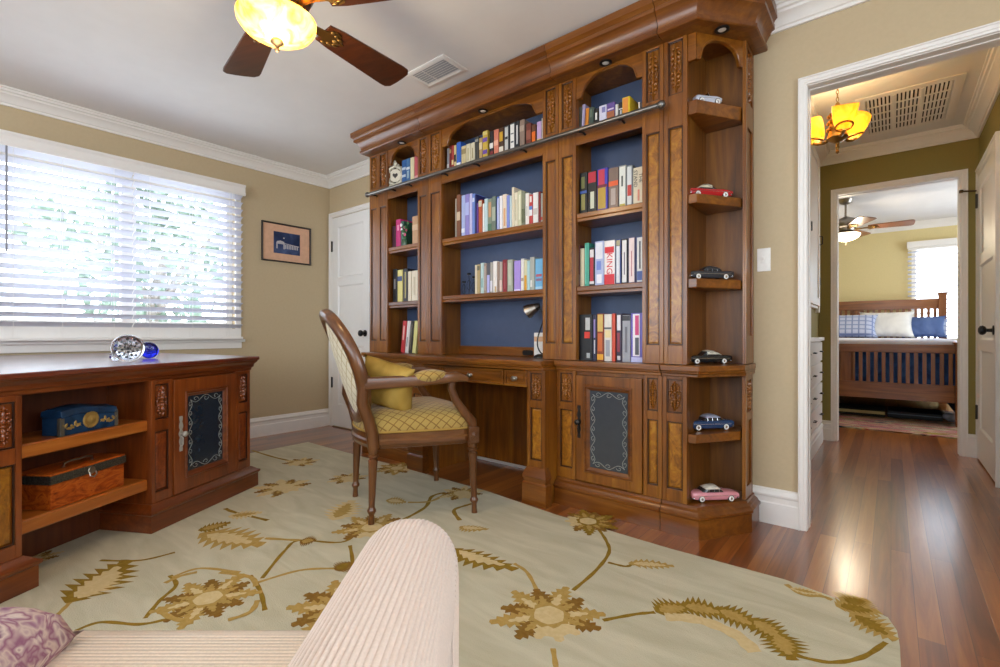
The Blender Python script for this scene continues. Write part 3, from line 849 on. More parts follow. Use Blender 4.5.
for (p, q) in ((a, a + .155), (a + .163, b - .163), (b - .155, b)):
    mb = MB(); mb.M = I; mb.box(p, q, YD + .012, YD + .029, .62, ZT - .006)
    e = .012
    for z in ((p, q, .62, .62 + e), (p, q, ZT - .006 - e, ZT - .006), (p, p + e, .62 + e, ZT - .006 - e), (q - e, q, .62 + e, ZT - .006 - e)):
        mb.box(z[0], z[1], YD + .004, YD + .012, z[2], z[3])
    d = mb.build('drawer', WH, dk, smooth=0, bevel=.0015)
    mb = MB(); mb.M = I; mb.box(p + .024, q - .024, YD + .008, YD + .0118, .644, ZT - .030); mb.build('drawer_panel', WH, d, smooth=0, bevel=.002)
    mb = MB(); mb.M = I @ T((p + q) / 2, YD + .008, (.614 + ZT) / 2) @ RX(PI/2); mb.lathe([(0,0),(.011,0),(.011,.003),(.005,.006),(.005,.013),(.013,.018),(.015,.024),(.011,.03),(0,.032)], 16); mb.build('knob', M_nickel, d)
mb = MB(); mb.M = I
for o_, z0_, z1_ in ((.036, Z0 - .026, Z0), (.028, Z0 - .036, Z0 - .026), (.016, Z0 - .052, Z0 - .036)):
    # narrower at the sides, where it meets the neighbouring worktops, wider in front of them
    mb.prism([(DX0, YD - o_), (DX1, YD - o_), (DX1, WB - .004), (DX0, WB - .004)], z0_, z1_)
mb.build('worktop', WH, dk, smooth=0, bevel=.004)

# ---- ladder rail along the hutches
mb = MB(); zr, yr = 1.963, 2.172
mb.tube([(-3.075, yr, zr), (-.822, yr, zr)], .0125, 14)
rail = recenter(mb.build('ladder_rail', plain('grey steel', '77736e', .3, .85)), (-1.96, yr, zr)); tag(rail, 'dark metal ladder rail running along the front of the bookcases', 'rail')
for x in (-3.077, -.818):
    mb = MB(rail); mb.ell((x, yr, zr), (.020, .020, .020), 14, 10); mb.build('rail_end_knob', plain('grey steel', '77736e'), rail)
for x in (-3.02, -2.80, -2.62, -2.26, -1.98, -1.62, -1.24, -1.02):
    mb = MB(rail); mb.tube([(x, yr, zr - .004), (x, YU - .0005, zr - .012)], .006, 8); mb.lathe([(0,0),(.01,0),(.01,.002),(0,.002)], 8, c=(x, yr, zr - .016)); mb.build('rail_bracket', M_black, rail)

# ================================================================== DESK UNDER THE WINDOW (local x to its right, y into its depth)
RUGZ = .012
WDA = math.atan2(.874, -.486)
WDO = Vector((-2.956 * .99, 1.313 * .99, RUGZ + .001))    # front right corner of the cornice on the floor
wd = thing('writing_desk', 'big red-brown desk below the window with open shelves and a slate door', 'desk', WDO, WDA)
I = Matrix()
K = .987
yb_ = .018          # body face behind the cornice edge
ZC = .681
def wposts(x0, x1):
    pilaster(wd, I, x0, x1, yb_, .118, ZC, [(.165, .445, 'burl'), (.50, .662, 'carved')], RV_, RV_, BURL if x0 < -1 else RBURL, glaze=plain('dark red glaze', '2c1006', .3, coat=.3))
# right pedestal: x from -0.70 to -0.052 ; left pedestal mirrored about the knee space
PED = [(-.700, -.052), (-1.880, -1.207)]
for (a, b) in PED:
    mb = MB(); mb.box(a, b, yb_ + .036, .56, .01, ZC); mb.box(a + .13, b - .13, yb_ + .012, yb_ + .035, .01, .118)
    mb.build('pedestal', RV_, wd, smooth=0)
    mb = MB(); mb.sweep([(-.03, 0), (.030, 0), (.030, .075), (.038, .084), (.038, .094), (.026, .10), (.014, .11), (.004, .118), (-.03, .118)], [(a, .56), (a, yb_), (b, yb_), (b, .56)])
    mb.build('plinth', RH_, wd, smooth=25)
for a, b in ((-.700, -.588), (-.164, -.052), (-1.319, -1.207), (-1.880, -1.768)): wposts(a, b)
for a, b, h in ((-.586, -.166, -.545), (-1.766, -1.321, -1.37)):
    cab_door(wd, I, a + .003, b - .003, .122, ZC - .006, yb_ - .004, h, RV_, RH_, plain('dark blue slate', '1d2a38', .25, noise=.05, coat=.3), hz=.41, hmat=plain('aged silver', 'aaa59b', .4, .25), fw=.075)
mb = MB(); mb.box(-1.2065, -.7005, .262, .275, 0.002, ZC); mb.build('back_panel', RIN, wd, smooth=0)
for z in (.502, .232):
    mb = MB(); mb.prism([(.261, z - .05), (.261, z), (.045, z), (.040, z - .005), (.040, z - .045), (.045, z - .05)], -1.2055, -.7015, 'x'); mb.build('shelf', RSH, wd, smooth=0)
# cornice and top (the back edge follows the wall)
Wi = (T(*WDO) @ RZ(WDA)).inverted()
def wl(x, y): p = Wi @ Vector((x, y, 0)); return (p.x, p.y)
top = [(-1.93, 0), (0, 0), wl(WLX + .04, 1.045), wl(WLX + .04, -.8)]
def tpoly(o):
    return [(top[0][0] - o, -o), (o, -o), top[2], top[3]]
mb = MB()
CP = [(0, ZC), (.004, ZC), (.006, ZC + .014), (.014, ZC + .020), (.016, ZC + .036), (.028, ZC + .050), (.030, ZC + .058)]
prev = None; R = []
for d, z in CP: R.append([(p[0], p[1], z) for p in tpoly(d - .034)])
mb.rings(R); mb.build('cornice', RH_, wd, smooth=25)
mb = MB(); mb.prism(tpoly(0.004), ZC + .0585, .761); mb.build('top', RTOP, wd, smooth=0, bevel=.006, seg=3)
WTOP = WDO.z + .761

# chests on its shelves
def wdw(x, y, z=0):   # desk-local to world
    return T(*WDO) @ RZ(WDA) @ Vector((x, y, z))
gold = plain('antique gold', 'a8894a', .4, .5, noise=.25)
ch = thing('trinket_box', 'dark blue lacquered box with gold medallion on the upper desk shelf', 'box', wdw(-.948, .105, .503), WDA + math.radians(3))
blue = blotch('blue lacquer', ['0f2136', '1a3656', '254668'], 9, .3)
mb = MB(); w = .112; n = 12
def topz(x): return .090 + .010 * math.sin(x * 20 + 2.4)
mb.rings([[(x, -.055, 0), (x, .035, 0), (x, .035, topz(x) - .022), (x, -.055, topz(x) - .022)] for x in [-w + 2 * w * k / n for k in range(n + 1)]]); mb.build('body', blue, ch, smooth=30, bevel=.002)
mb = MB(); mb.rings([[(x, -.058, topz(x) - .021), (x, .038, topz(x) - .021), (x, .034, topz(x) + .002), (x, 0, topz(x) + .012), (x, -.054, topz(x) + .002)] for x in [-w - .004 + 2 * (w + .004) * k / n for k in range(n + 1)]]); mb.build('lid', blue, ch, smooth=30, bevel=.002)
mb = MB(); mb.M = T(0, -.0552, .046) @ RX(PI/2); mb.lathe([(0, 0), (.033, 0), (.033, .003), (.028, .005), (.024, .003), (.012, .004), (.006, .008), (0, .008)], 20); mb.build('medallion', gold, ch)
mb = MB()
for s in (-1, 1):
    for k in range(6):
        mb.ell((s * (.05 + .012 * k), -.0555, .034 + .008 * math.sin(k * 1.7)), (.011, .002, .0055), 8, 5, 0, Matrix.Rotation(s * (.5 + k * .9), 3, 'Y'))
    mb.tube([(s * (.04 + .013 * k), -.0555, .03 + .01 * math.sin(k * 1.4)) for k in range(7)], .0015, 5)
mb.build('leaf_ornament', gold, ch)
for s in (-1, 1):
    mb = MB(); mb.box(s * w - .0075, s * w + .0075, -.0572, -.04, .0, .068); mb.build('corner_strap', plain('dull pewter', '6f6a60', .45, .7), ch, smooth=0, bevel=.001)
cw = thing('wooden_chest', 'orange cedar chest with dark metal banded lid on the lower desk shelf', 'chest', wdw(-.945, .135, .233), WDA + math.radians(5))
ced = blotch('marbled cedar', ['6b2406', '9c4310', 'b95d1c', '7c2b0a'], 7, .35, 3.0, 5.0, stretch=(1, 2, 3))
mb = MB(); mb.box(-.157, .157, -.075, .075, 0, .094); mb.build('body', ced, cw, smooth=0, bevel=.002)
mb = MB(); mb.box(-.160, .160, -.078, .078, .0955, .135); lid = mb.build('lid', ced, cw, smooth=0, bevel=.003)
pew = plain('hammered pewter', '56534c', .45, .75, noise=.4, nscale=150, bumps=.6)
mb = MB(); mb.box(-.162, .162, -.0805, -.078, .097, .128); mb.box(-.1625, -.160, -.0785, .0785, .097, .128); mb.box(.160, .1625, -.0785, .0785, .097, .128); mb.build('lid_band', pew, lid, smooth=0)
mb = MB(); mb.M = T(0, -.081, .108) @ RX(PI/2)
mb.lathe([(0, 0), (.016, 0), (.014, .003), (0, .004)], 12); mb.M = Matrix(); mb.tube([(-.013, -.086, .104), (-.014, -.09, .09), (0, -.092, .082), (.014, -.09, .09), (.013, -.086, .104)], .003, 6); mb.build('latch', M_nickel, lid)
mb = MB(); mb.tube([(-.06, -.02, .135), (-.058, -.022, .150), (-.03, -.024, .155), (0, -.024, .152), (.03, -.024, .155), (.058, -.022, .150), (.06, -.02, .135)], .0045, 8)
for s in (-1, 1): mb.lathe([(0, 0), (.009, 0), (.006, .004), (0, .004)], 10, c=(s * .06, -.02, .1345))
mb.build('handle', M_nickel, lid)

# glass paperweights on the desk
gl_clear = glass_mat('clear glass', 'f4f6fa'); gl_blue = glass_mat('cobalt glass', '2a35d8', .05)
white_frit = plain('white glass threads', 'e8e8ec', .4)
def disc_weight(name, label, p, r, th, mats, rz, frit=True, lean=12):
    root = thing(name, label, 'paperweight', (p.x, p.y, WTOP + .0005), rz)
    mb = MB(); mb.M = T(0, 0, r * .985) @ RX(math.radians(lean)); mb.ell((0, 0, 0), (r, th, r), 28, 18); mb.build('glass_body', mats, root, smooth=80)
    if frit:
        f = MB(); f.M = T(0, 0, r * .985) @ RX(math.radians(lean)); rnd = random.Random(3)
        for k in range(26):
            a = k * 2.399; q = r * .78 * math.sqrt((k + .5) / 26)
            f.ell((q * math.cos(a), -th * .35 + .004 * rnd.random(), q * math.sin(a)), (r * .085, .004, r * .085), 6, 4)
        for k in range(12):
            a = k * PI / 6; f.tube([(0, -th * .2, 0), (r * .5 * math.cos(a), -th * .4, r * .5 * math.sin(a)), (r * .86 * math.cos(a), -th * .1, r * .86 * math.sin(a))], .0012, 5)
        f.build('white_threads', white_frit, root)
    return root
face = -YAW - math.atan2(0, 1)
pw = at_z(128, 361, WTOP); disc_weight('glass_paperweight', 'round clear glass disc with white threads, the biggest of the glass pieces on the desk', pw, .066, .030, gl_clear, YAW + .6)
pw2 = at_z(142, 358.5, WTOP); disc_weight('glass_paperweight', 'cobalt blue glass disc leaning behind the clear one on the desk', pw2 + (FV * .05), .045, .022, gl_blue, YAW + .35, False)
pw3 = at_z(115, 361, WTOP); disc_weight('glass_paperweight', 'small low clear glass lump left of the clear disc on the desk', pw3, .024, .028, gl_clear, YAW + .5, False, 0)

# ================================================================== OPEN ARMCHAIR
ac = thing('armchair', 'carved wooden armchair with gold diamond cloth seat and oval back facing the desk', 'chair', (-1.985, 1.673, RUGZ + .001), -math.radians(24.3))
I = Matrix()
CW = wood('chair walnut upright', '40240f', '61391a', '7d5128', 'z', rough=.3, coat=.3); CWY = wood('chair walnut level', '40240f', '61391a', '7d5128', 'y', rough=.3, coat=.3)
LAT = lattice('gold diamond cloth', 'aa8d4c', '79592a', 20, 'seat'); LATB = lattice('cream diamond cloth', 'd9cfb4', 'b39d6c', 17, 'back')
def turned_leg(x, y, h, dx=0, dy=0):
    mb = MB(); prof = [(0, 0), (.015, 0), (.014, .02), (.013, .045), (.016, .052), (.021, .06), (.021, .068), (.016, .075), (.0145, .085), (.021, h - .075), (.023, h - .05), (.018, h - .046), (.018, h - .04), (.025, h - .034), (.025, h - .026), (.019, h - .022), (.022, h - .012), (.024, h), (0, h)]
    R = []
    for r, z in prof:
        k = (1 - z / h); R.append([(x + dx * k + max(r, 1e-4) * math.cos(2*PI*i/16), y + dy * k + max(r, 1e-4) * math.sin(2*PI*i/16), z) for i in range(16)])
    mb.rings(R)
    # fluting
    return mb.build('leg', CW, ac, smooth=40)
FL, RL = (.287, .236), (.212, -.240)
for s in (-1, 1):
    turned_leg(s * FL[0], FL[1], .350, s * .006, .008); turned_leg(s * RL[0], RL[1], .350, s * .004, -.01)
def rrect(cx, cz, hw, hh, r, n=4):
    out = []
    for (sx, sz, a0) in ((1, 1, 0), (-1, 1, PI/2), (-1, -1, PI), (1, -1, 3*PI/2)):
        for k in range(n + 1):
            a = a0 + PI/2 * k / n; out.append((cx + sx * (hw - r) + r * math.cos(a), cz + sz * (hh - r) + r * math.sin(a)))
    return out
# seat rail outline (slightly bowed) and cushion
def seat_outline(o=0, n=10):
    pts = []
    for k in range(n + 1):
        t = -1 + 2 * k / n; pts.append((t * (.262 + o), .245 + o + .032 * (1 - t * t)))
    for k in range(1, n):
        t = k / n; pts.append(((.300 + o) - (.300 - .215) * t ** .9 + .012 * math.sin(PI * t), .235 - .47 * t))
    for k in range(n + 1):
        t = 1 - 2 * k / n; pts.append((t * (.205 + o), -.245 - o - .045 * (1 - t * t)))
    for k in range(1, n):
        t = 1 - k / n; pts.append((-(.300 + o) + (.300 - .215) * t ** .9 - .012 * math.sin(PI * t), .235 - .47 * t))
    return pts
mb = MB()
R = []
for o, z in ((-.008, .350), (0, .353), (.004, .362), (.010, .372), (.010, .388), (.002, .396), (.003, .420), (-.004, .425)): R.append([(x, y, z) for x, y in seat_outline(o)])
mb.rings(R); mb.build('seat_rail', CWY, ac, smooth=30)
mb = MB(); R = []
base = seat_outline(0)
for f, z in ((.985, .4255), (.998, .44), (1.0, .46), (.985, .482), (.94, .500), (.85, .516), (.68, .530), (.42, .540), (.12, .545)): R.append([(x * f, y * f, z) for x, y in base])
mb.rings(R); mb.build('seat', LAT, ac, smooth=70)
mb = MB()
for (x, y) in seat_outline(.001): pass
o_ = seat_outline(.000); mb.tube([(x, y, .428) for x, y in o_] + [(o_[0][0], o_[0][1], .428)], .0055, 6); mb.build('piping', plain('gold piping', 'a5833c', .8), ac)
for s in (-1, 1):
    mb = MB(); mb.box(s * FL[0] - .026, s * FL[0] + .026, FL[1] - .026, FL[1] + .026, .3505, .432)
    mb.M = T(s * (FL[0] + .026 * 1), FL[1], .392) @ RY(s * PI/2); mb.lathe([(0, 0), (.018, 0), (.015, .004), (.008, .003), (.005, .006), (0, .006)], 14)
    mb.M = T(s * FL[0], FL[1] + .026, .392) @ RX(-PI/2); mb.lathe([(0, 0), (.018, 0), (.015, .004), (.008, .003), (.005, .006), (0, .006)], 14)
    mb.build('corner_block', CW, ac, smooth=30, bevel=.002)
# oval back, tilted; local (u, v) in the plane of the back
BZC, BYC, TILT = .731, -.350, math.radians(17)
def bk(u, v, d=0):
    # slight wrap: edges come forward
    wrap = .045 * (abs(u) / .25) ** 2
    return (u, BYC - math.sin(TILT) * v - math.cos(TILT) * d + wrap, BZC + math.cos(TILT) * v - math.sin(TILT) * d)
AU, AV = .238, .272
mb = MB(); R = []; n = 48
for k in range(n):
    a = 2 * PI * k / n; ring = []
    for (dr, dd) in ((-.028, -.016), (-.020, -.024), (0, -.028), (.020, -.022), (.027, -.008), (.025, .018), (.008, .028), (-.016, .025), (-.028, .012)):
        ring.append(bk((AU + dr) * math.cos(a), (AV + dr) * math.sin(a), dd))
    R.append(ring)
mb.rings(R, loop=True); mb.build('back_frame', CW, ac, smooth=50)
for nm, mt, sgn in (('back_cushion', LAT, -1), ('back_cloth', LATB, 1)):
    mb = MB(); R = []
    for f, d in ((1, .004), (.97, .012), (.9, .02), (.75, .028), (.5, .034), (.2, .036), (.02, .036)):
        R.append([bk((AU - .02) * f * math.cos(2*PI*k/32), (AV - .02) * f * math.sin(2*PI*k/32), sgn * d * (.9 if sgn < 0 else .55)) for k in range(32)])
    mb.rings(R); mb.build(nm, mt, ac, smooth=80)
for s in (-1, 1):
    mb = MB()
    ub, vb = s * AU * .93, -AV * .36
    p1 = bk(ub, vb); p2 = bk(s * AU * .80, -AV * .72)
    pts = [(s * RL[0], RL[1] + .004, .351), (s * RL[0], RL[1] - .004, .42), (s * .214, -.262, .49), (s * .222, -.292, .57), p1]
    pts[-1] = (s * AU * .97, bk(AU, -.07)[1] + .004, .70)
    mb.tube(pts, [.030, .030, .029, .029, .027], 10); mb.build('back_post', CW, ac, smooth=60)
mb = MB(); mb.tube([bk(-.17, -.285, 0), bk(-.10, -.315, 0), bk(0, -.328, 0), bk(.10, -.315, 0), bk(.17, -.285, 0)], [.018, .022, .024, .022, .018], 8); mb.build('bottom_rail', CW, ac, smooth=60)
for s in (-1, 1):
    root_pts = [(s * .240, -.290, .664), (s * .255, -.18, .668), (s * .272, -.05, .672), (s * .287, .07, .680), (s * .290, .15, .684), (s * .285, .205, .670)]
    mb = MB(); R = []
    hw = [.016, .018, .021, .024, .027, .024]; hh = [.030, .029, .028, .027, .024, .014]
    for p, a, b in zip(root_pts, hw, hh): R.append([(q[0], p[1], q[1]) for q in rrect(p[0], p[2], a, b, min(a, b) * .6)])
    mb.rings(R); arm = mb.build('arm', CWY, ac, smooth=50)
    mb = MB(); R = []
    for k in range(9):
        t = k / 8; f = math.sin(PI * min(max(t, .03), .97)) ** .45; y = -.07 + .17 * t
        x = s * (.268 + .022 * t); z = .678 + .007 * t
        R.append([(x + .039 * f * math.cos(2*PI*j/14), y, z + .012 + (.030 if math.sin(2*PI*j/14) > 0 else .034) * f * math.sin(2*PI*j/14)) for j in range(14)])
    mb.rings(R); mb.build('arm_pad', LAT, arm, smooth=70)
    mb = MB(); mb.tube([(s * .286, .135, .672), (s * .283, .125, .63), (s * .284, .145, .57), (s * .288, .195, .50), (s * .288, .236, .455), (s * .287, .236, .431)], [.022, .020, .020, .023, .025, .025], 10, sx=.8); mb.build('arm_support', CW, ac, smooth=60)

def pillow(name, label, mat, w, h, t, group=None, n=14, cat='pillow', pinch=.12):
    mb = MB(); R = []
    def pt(u, v, s):
        e = (max(0, 1 - u**4) * max(0, 1 - v**4)) ** .5
        k = 1 - pinch * (1 - (1 - abs(v)**2)) * (abs(u) < 2) * .0
        x = u * w / 2 * (1 - pinch * (1 - v * v) * abs(u) ** 3); z = v * h / 2 * (1 - pinch * (1 - u * u) * abs(v) ** 3)
        return (x, s * t / 2 * e, z + h / 2)
    ids = {}
    for s in (-1, 1):
        for i in range(n + 1):
            for j in range(n + 1):
                edge = i in (0, n) or j in (0, n)
                key = (i, j, 0 if edge else s)
                if key not in ids: ids[key] = mb.av(pt(-1 + 2 * i / n, -1 + 2 * j / n, s))
    for s in (-1, 1):
        for i in range(n):
            for j in range(n):
                q = [ids[(a, b, 0 if (a in (0, n) or b in (0, n)) else s)] for a, b in ((i, j), (i+1, j), (i+1, j+1), (i, j+1))]
                mb.face(q)
    o = mb.build(name, mat, smooth=80); tag(o, label, cat, group); return o
vel = blotch('gold velvet', ['957530', 'ac8c42', 'c2a458'], 6, .75, 1.0, 2.0, bmp=.1)
p = pillow('throw_pillow', 'plain gold velvet pillow leaning against the back of the wooden armchair', vel, .28, .27, .11)
p.matrix_basis = T(-1.985, 1.673, RUGZ) @ RZ(-math.radians(24.3)) @ T(.085, -.140, .524) @ RZ(math.radians(42)) @ RX(math.radians(22)) @ RY(math.radians(16))

# ================================================================== CREAM ARMCHAIR IN THE FOREGROUND (local: x lateral, y away from the camera)
sofa = thing('lounge_chair', 'cream ribbed upholstered armchair in the near foreground seen over its right arm', 'chair', (0, 0, RUGZ + .001), YAW)
RIB = ribbed('cream ribbed cloth', 'e6d3c2', 'x', .006); RIBX = ribbed('cream woven cloth', 'f6e2c9', 'y', .0075); 
WC = plain('cream woven plain', 'dcc8b8', .9, noise=.05, nscale=300, spec=.15, sheen=.3)
AX, AW, AZ, AF = -.125, .0625, .640, .760
def rib_section(nr=56):
    """(across, up) half-round top with fine ribs"""
    out = []; tot = nr * 5
    side = .075; R_ = .057; flat = AW - R_
    arcs = side + R_ * PI / 2 + 2 * flat + R_ * PI / 2 + side
    for k in range(tot + 1):
        s = arcs * k / tot; rr = .0020 * abs(math.sin(PI * nr * k / tot)) ** .7
        if s < side: p, nn = (-AW, -R_ - side + s), (-1, 0)
        elif s < side + R_ * PI / 2:
            a = (s - side) / R_; p = (-flat - R_ * math.cos(a), -R_ + R_ * math.sin(a)); nn = (-math.cos(a), math.sin(a))
        elif s < side + R_ * PI / 2 + 2 * flat: p, nn = (-flat + (s - side - R_ * PI / 2), 0), (0, 1)
        elif s < arcs - side:
            a = PI / 2 - (s - side - R_ * PI / 2 - 2 * flat) / R_; p = (flat + R_ * math.cos(a), -R_ + R_ * math.sin(a)); nn = (math.cos(a), math.sin(a))
        else: p, nn = (AW, -R_ - (s - (arcs - side))), (1, 0)
        out.append((p[0] + nn[0] * rr, p[1] + nn[1] * rr))
    return out
sec = rib_section()
mb = MB(); R = []
path = [(-.12 + .08 * k, AZ, 0) for k in range(9)]
rb = .125
for k in range(1, 13):
    a = PI / 2 * k / 12; path.append((AF - rb + rb * math.sin(a), AZ - rb + rb * math.cos(a), a))
path = [q for q in path if q[2] > 0 or q[0] < AF - rb] 
path.append((AF, .20, PI / 2)); path.append((AF, .09, PI / 2))
for y, z, a in path:
    R.append([(AX + u, y + v * math.sin(a), z + v * math.cos(a)) for u, v in sec])
mb.rings(R, closed=False, caps=False)
mb.box(AX - AW + .001, AX + AW - .001, -.12, AF - .10, .09, AZ - .07)
mb.build('arm', WC, sofa, smooth=60)
mb = MB(); mb.box(-.95, -.825, -.12, AF, .09, AZ); mb.build('arm', WC, sofa, smooth=40, bevel=.05, seg=6)
mb = MB(); R = []
for f, z in ((0, .25), (0, .40), (.006, .425), (.018, .441), (.04, .449), (.10, .452)):
    R.append([(x, y, z) for x, y in ((-.824 + f * .2, .02), (-.190, .02), (-.190, .752 - f), (-.824 + f * .2, .752 - f))])
mb.rings(R); mb.build('seat_cushion', RIBX, sofa, smooth=70)
mb = MB(); mb.box(-.824, -.190, -.12, .735, .09, .249); mb.build('seat_base', WC, sofa, smooth=0, bevel=.01)
mb = MB(); mb.box(-.95, AX + AW, -.34, -.125, .09, .90); mb.build('backrest', WC, sofa, smooth=40, bevel=.05, seg=5)
for x, y in ((-.90, .62), (-.12, .58), (-.90, -.28), (-.12, -.28)):
    mb = MB(); mb.lathe([(0, 0), (.018, 0), (.028, .088), (0, .088)], 12, c=(x, y, 0)); mb.build('leg', CW, sofa)
pur = blotch('purple toile cloth', ['7d4a6a', 'a97d92', 'd8c3b8', '9a6580', 'e0cfc4', '86506f'], 30, .85, .35, 2.5, bmp=.05)
p = pillow('throw_pillow', 'purple and cream patterned pillow at the left end of the cream chair seat', pur, .30, .26, .13, pinch=.03)
p.matrix_basis = RZ(YAW) @ T(-.755, .665, .475) @ RZ(math.radians(14)) @ RX(math.radians(80))

# ================================================================== CEILING FAN
def ceiling_fan(label, loc, rz, r, zblade, rod, irons, bladem, bowl_mat, name='ceiling_fan'):
    """blades level at zblade below CZ"""
    f = thing(name, label, 'ceiling fan', (loc[0], loc[1], CZ), rz)
    zb = zblade - CZ
    mb = MB(); mb.lathe([(0, -.0005), (.072, -.0005), (.07, -.012), (.055, -.045), (.022, -.06), (.012, -.062), (0, -.062)], 24); mb.build('canopy', irons, f)
    mb = MB(); mb.tube([(0, 0, -.055), (0, 0, zb + .13)], .012, 12); mb.build('downrod', irons, f)
    mb = MB(); mb.lathe([(0, zb + .14), (.03, zb + .14), (.05, zb + .125), (.10, zb + .11), (.125, zb + .085), (.13, zb + .05), (.115, zb + .02), (.09, zb + .005), (.085, zb - .02), (.07, zb - .03), (0, zb - .03)], 32); mb.build('motor_housing', irons, f)
    for k in range(5):
        a = 2 * PI * k / 5; M = RZ(a) @ T(0, 0, zb) @ RX(math.radians(-11))
        mb = MB(); mb.M = M
        out = [(.20, -.050), (.26, -.060), (r - .05, -.080), (r - .022, -.078), (r - .004, -.060), (r, -.02), (r, .02), (r - .004, .060), (r - .022, .078), (r - .05, .080), (.26, .060), (.20, .050)]
        mb.prism(out, -.004, .004); b = mb.build('blade', bladem, f, smooth=0, bevel=.0015)
        mb = MB(); mb.M = M
        mb.prism([(.08, -.022), (.15, -.014), (.20, -.02), (.235, -.045), (.26, -.040), (.27, -.015), (.30, 0), (.27, .015), (.26, .040), (.235, .045), (.20, .02), (.15, .014), (.08, .022)], -.0105, -.0045)
        for q in (-1, 1):
            for t in range(3): mb.ell((.225 + .022 * t, q * (.034 - .008 * t), -.011), (.014, .007, .006), 8, 6)
        mb.ell((.262, 0, -.012), (.018, .010, .007), 8, 6); mb.ell((.12, 0, -.008), (.05, .014, .010), 8, 6)
        mb.build('blade_iron', M_brass, b, smooth=40)
    mb = MB(); mb.lathe([(0, zb - .0305), (.06, zb - .0305), (.09, zb - .038), (.10, zb - .05), (.09, zb - .056), (0, zb - .056)], 28); mb.build('light_fitter', M_brass, f)
    mb = MB(); mb.lathe([(.085, zb - .057), (.125, zb - .054), (.138, zb - .060), (.135, zb - .078), (.118, zb - .102), (.085, zb - .122), (.045, zb - .134), (.004, zb - .138)], 36); mb.build('glass_bowl', bowl_mat, f, smooth=60)
    mb = MB(); mb.lathe([(0, zb - .139), (.020, zb - .137), (.024, zb - .145), (.016, zb - .152), (.008, zb - .158), (.006, zb - .165), (.010, zb - .170), (.006, zb - .178), (0, zb - .180)], 16); mb.build('finial', M_dkbrass, f)
    return f
FB = wood('fan blade walnut', '2e1408', '4a2412', '633519', 'x', rough=.35, coat=.2)
fan_c = (-1.765, .85)
ceiling_fan('dark bladed ceiling fan with lit amber glass bowl over the room', fan_c, math.radians(24.7), .635, 2.135, True, M_dkbrass, FB, lit_glass('amber lit glass', 'f0a82a', 'fbd074', .85))
FB2 = wood('fan blade oak', '5a3418', '7c4c26', '966236', 'x', rough=.35, coat=.2)
ceiling_fan('pewter ceiling fan with lit white bowl in the bedroom', (-.40, 6.72), math.radians(4), .60, 2.10, True, M_nickel, FB2, emis('warm white lit glass', 'fff0d0', 3.0, 'fff6e4', 9))

# ceiling supply vent
vt = thing('ceiling_vent', 'small white slatted air vent on the ceiling beside the fan', 'vent', (-2.06, 1.925, CZ))
mb = MB(); a, b = .165, .098
prof = [(0, 0), (0, -.004), (-.014, -.010), (-.026, -.010), (-.032, -.002), (-.032, 0)]
mb.rings([[(sx * (a + d), sy * (b + d), z - .0003) for d, z in prof] for sx, sy in ((1, 1), (-1, 1), (-1, -1), (1, -1))], loop=True); mb.build('frame', M_trim, vt, smooth=30)
mb = MB()
for k in range(7):
    y = -.056 + .0187 * k; mb.M = T(0, y, -.0065) @ RX(math.radians(35)); mb.box(-a + .03, a - .03, -.0115, .0115, -.0008, .0008)
mb.M = Matrix(); mb.box(-.045, -.042, -b + .03, b - .03, -.011, -.0075); mb.build('slat', M_trim, vt, smooth=0)
mb = MB(); mb.box(-a + .032, a - .032, -b + .032, b - .032, -.0012, -.0006); mb.build('duct', plain('grey duct', 'b4b4b8', .8), vt, smooth=0)

# picture and switch
pf = thing('framed_picture', 'small black framed night picture with peach mat on the window wall', 'picture', (WLX + .002, 2.168, 1.738), PI/2)
mb = MB(); a, b = .231, .176
mb.rings([[(sx * (a - t), y, sz * (b - t)) for t, y in ((0, 0), (0, -.02), (.004, -.022), (.011, -.018), (.013, -.006), (.013, 0))] for sx, sz in ((1, 1), (-1, 1), (-1, -1), (1, -1))], loop=True); mb.build('frame', plain('black brown frame', '2b211c', .4), pf, smooth=30)
mb = MB(); mb.box(-a + .0135, a - .0135, -.008, -.002, -b + .0135, b - .0135); mb.build('mat_board', plain('peach mat board', 'd6a98a', .8), pf, smooth=0)
mb = MB(); mb.box(-.124, .124, -.0092, -.0082, -.098, .098); pr = mb.build('print', blotch('night blue print', ['141d3a', '29375c', '55658c'], 5, .5, .5, 3.0, bmp=0), pf, smooth=0)
mb = MB(); y0 = -.0096; pale = plain('pale print ink', 'b9b3b4', .6)
mb.M = T(0, y0, 0)
mb.prism([(-.10, -.055), (-.10, .0), (-.092, .012), (-.06, .02), (-.03, .012), (-.022, 0), (-.022, -.055), (-.034, -.055), (-.034, -.012), (-.088, -.012), (-.088, -.055)], 0, .0004, 'y')
for k in range(8): mb.prism([(-.018 + .016 * k, -.05), (-.018 + .016 * k, -.012), (-.008 + .016 * k, -.012), (-.008 + .016 * k, -.05)], 0, .0004, 'y')
mb.prism([(-.02, -.006), (.115, -.02), (.115, -.014), (-.02, 0)], 0, .0004, 'y'); mb.prism([(-.03 + .007 * math.cos(k * PI / 5), .045 + .007 * math.sin(k * PI / 5)) for k in range(10)], 0, .0004, 'y')
mb.build('pavilion_drawing', pale, pr, smooth=0)
sw = thing('light_switch', 'white wall switch plate between the bookcase and the hallway door', 'switch', (-.477, WB - .0005, 1.267))
mb = MB(); mb.box(-.029, .029, -.005, 0, -.056, .056); mb.build('plate', plain('white plastic', 'eeebe4', .35), sw, smooth=0, bevel=.002)
mb = MB(); mb.box(-.009, .009, -.0075, -.0051, -.016, .016); mb.box(-.004, .004, -.012, -.0075, -.002, .010); mb.build('toggle', plain('white plastic', 'eeebe4'), sw, smooth=0, bevel=.001)

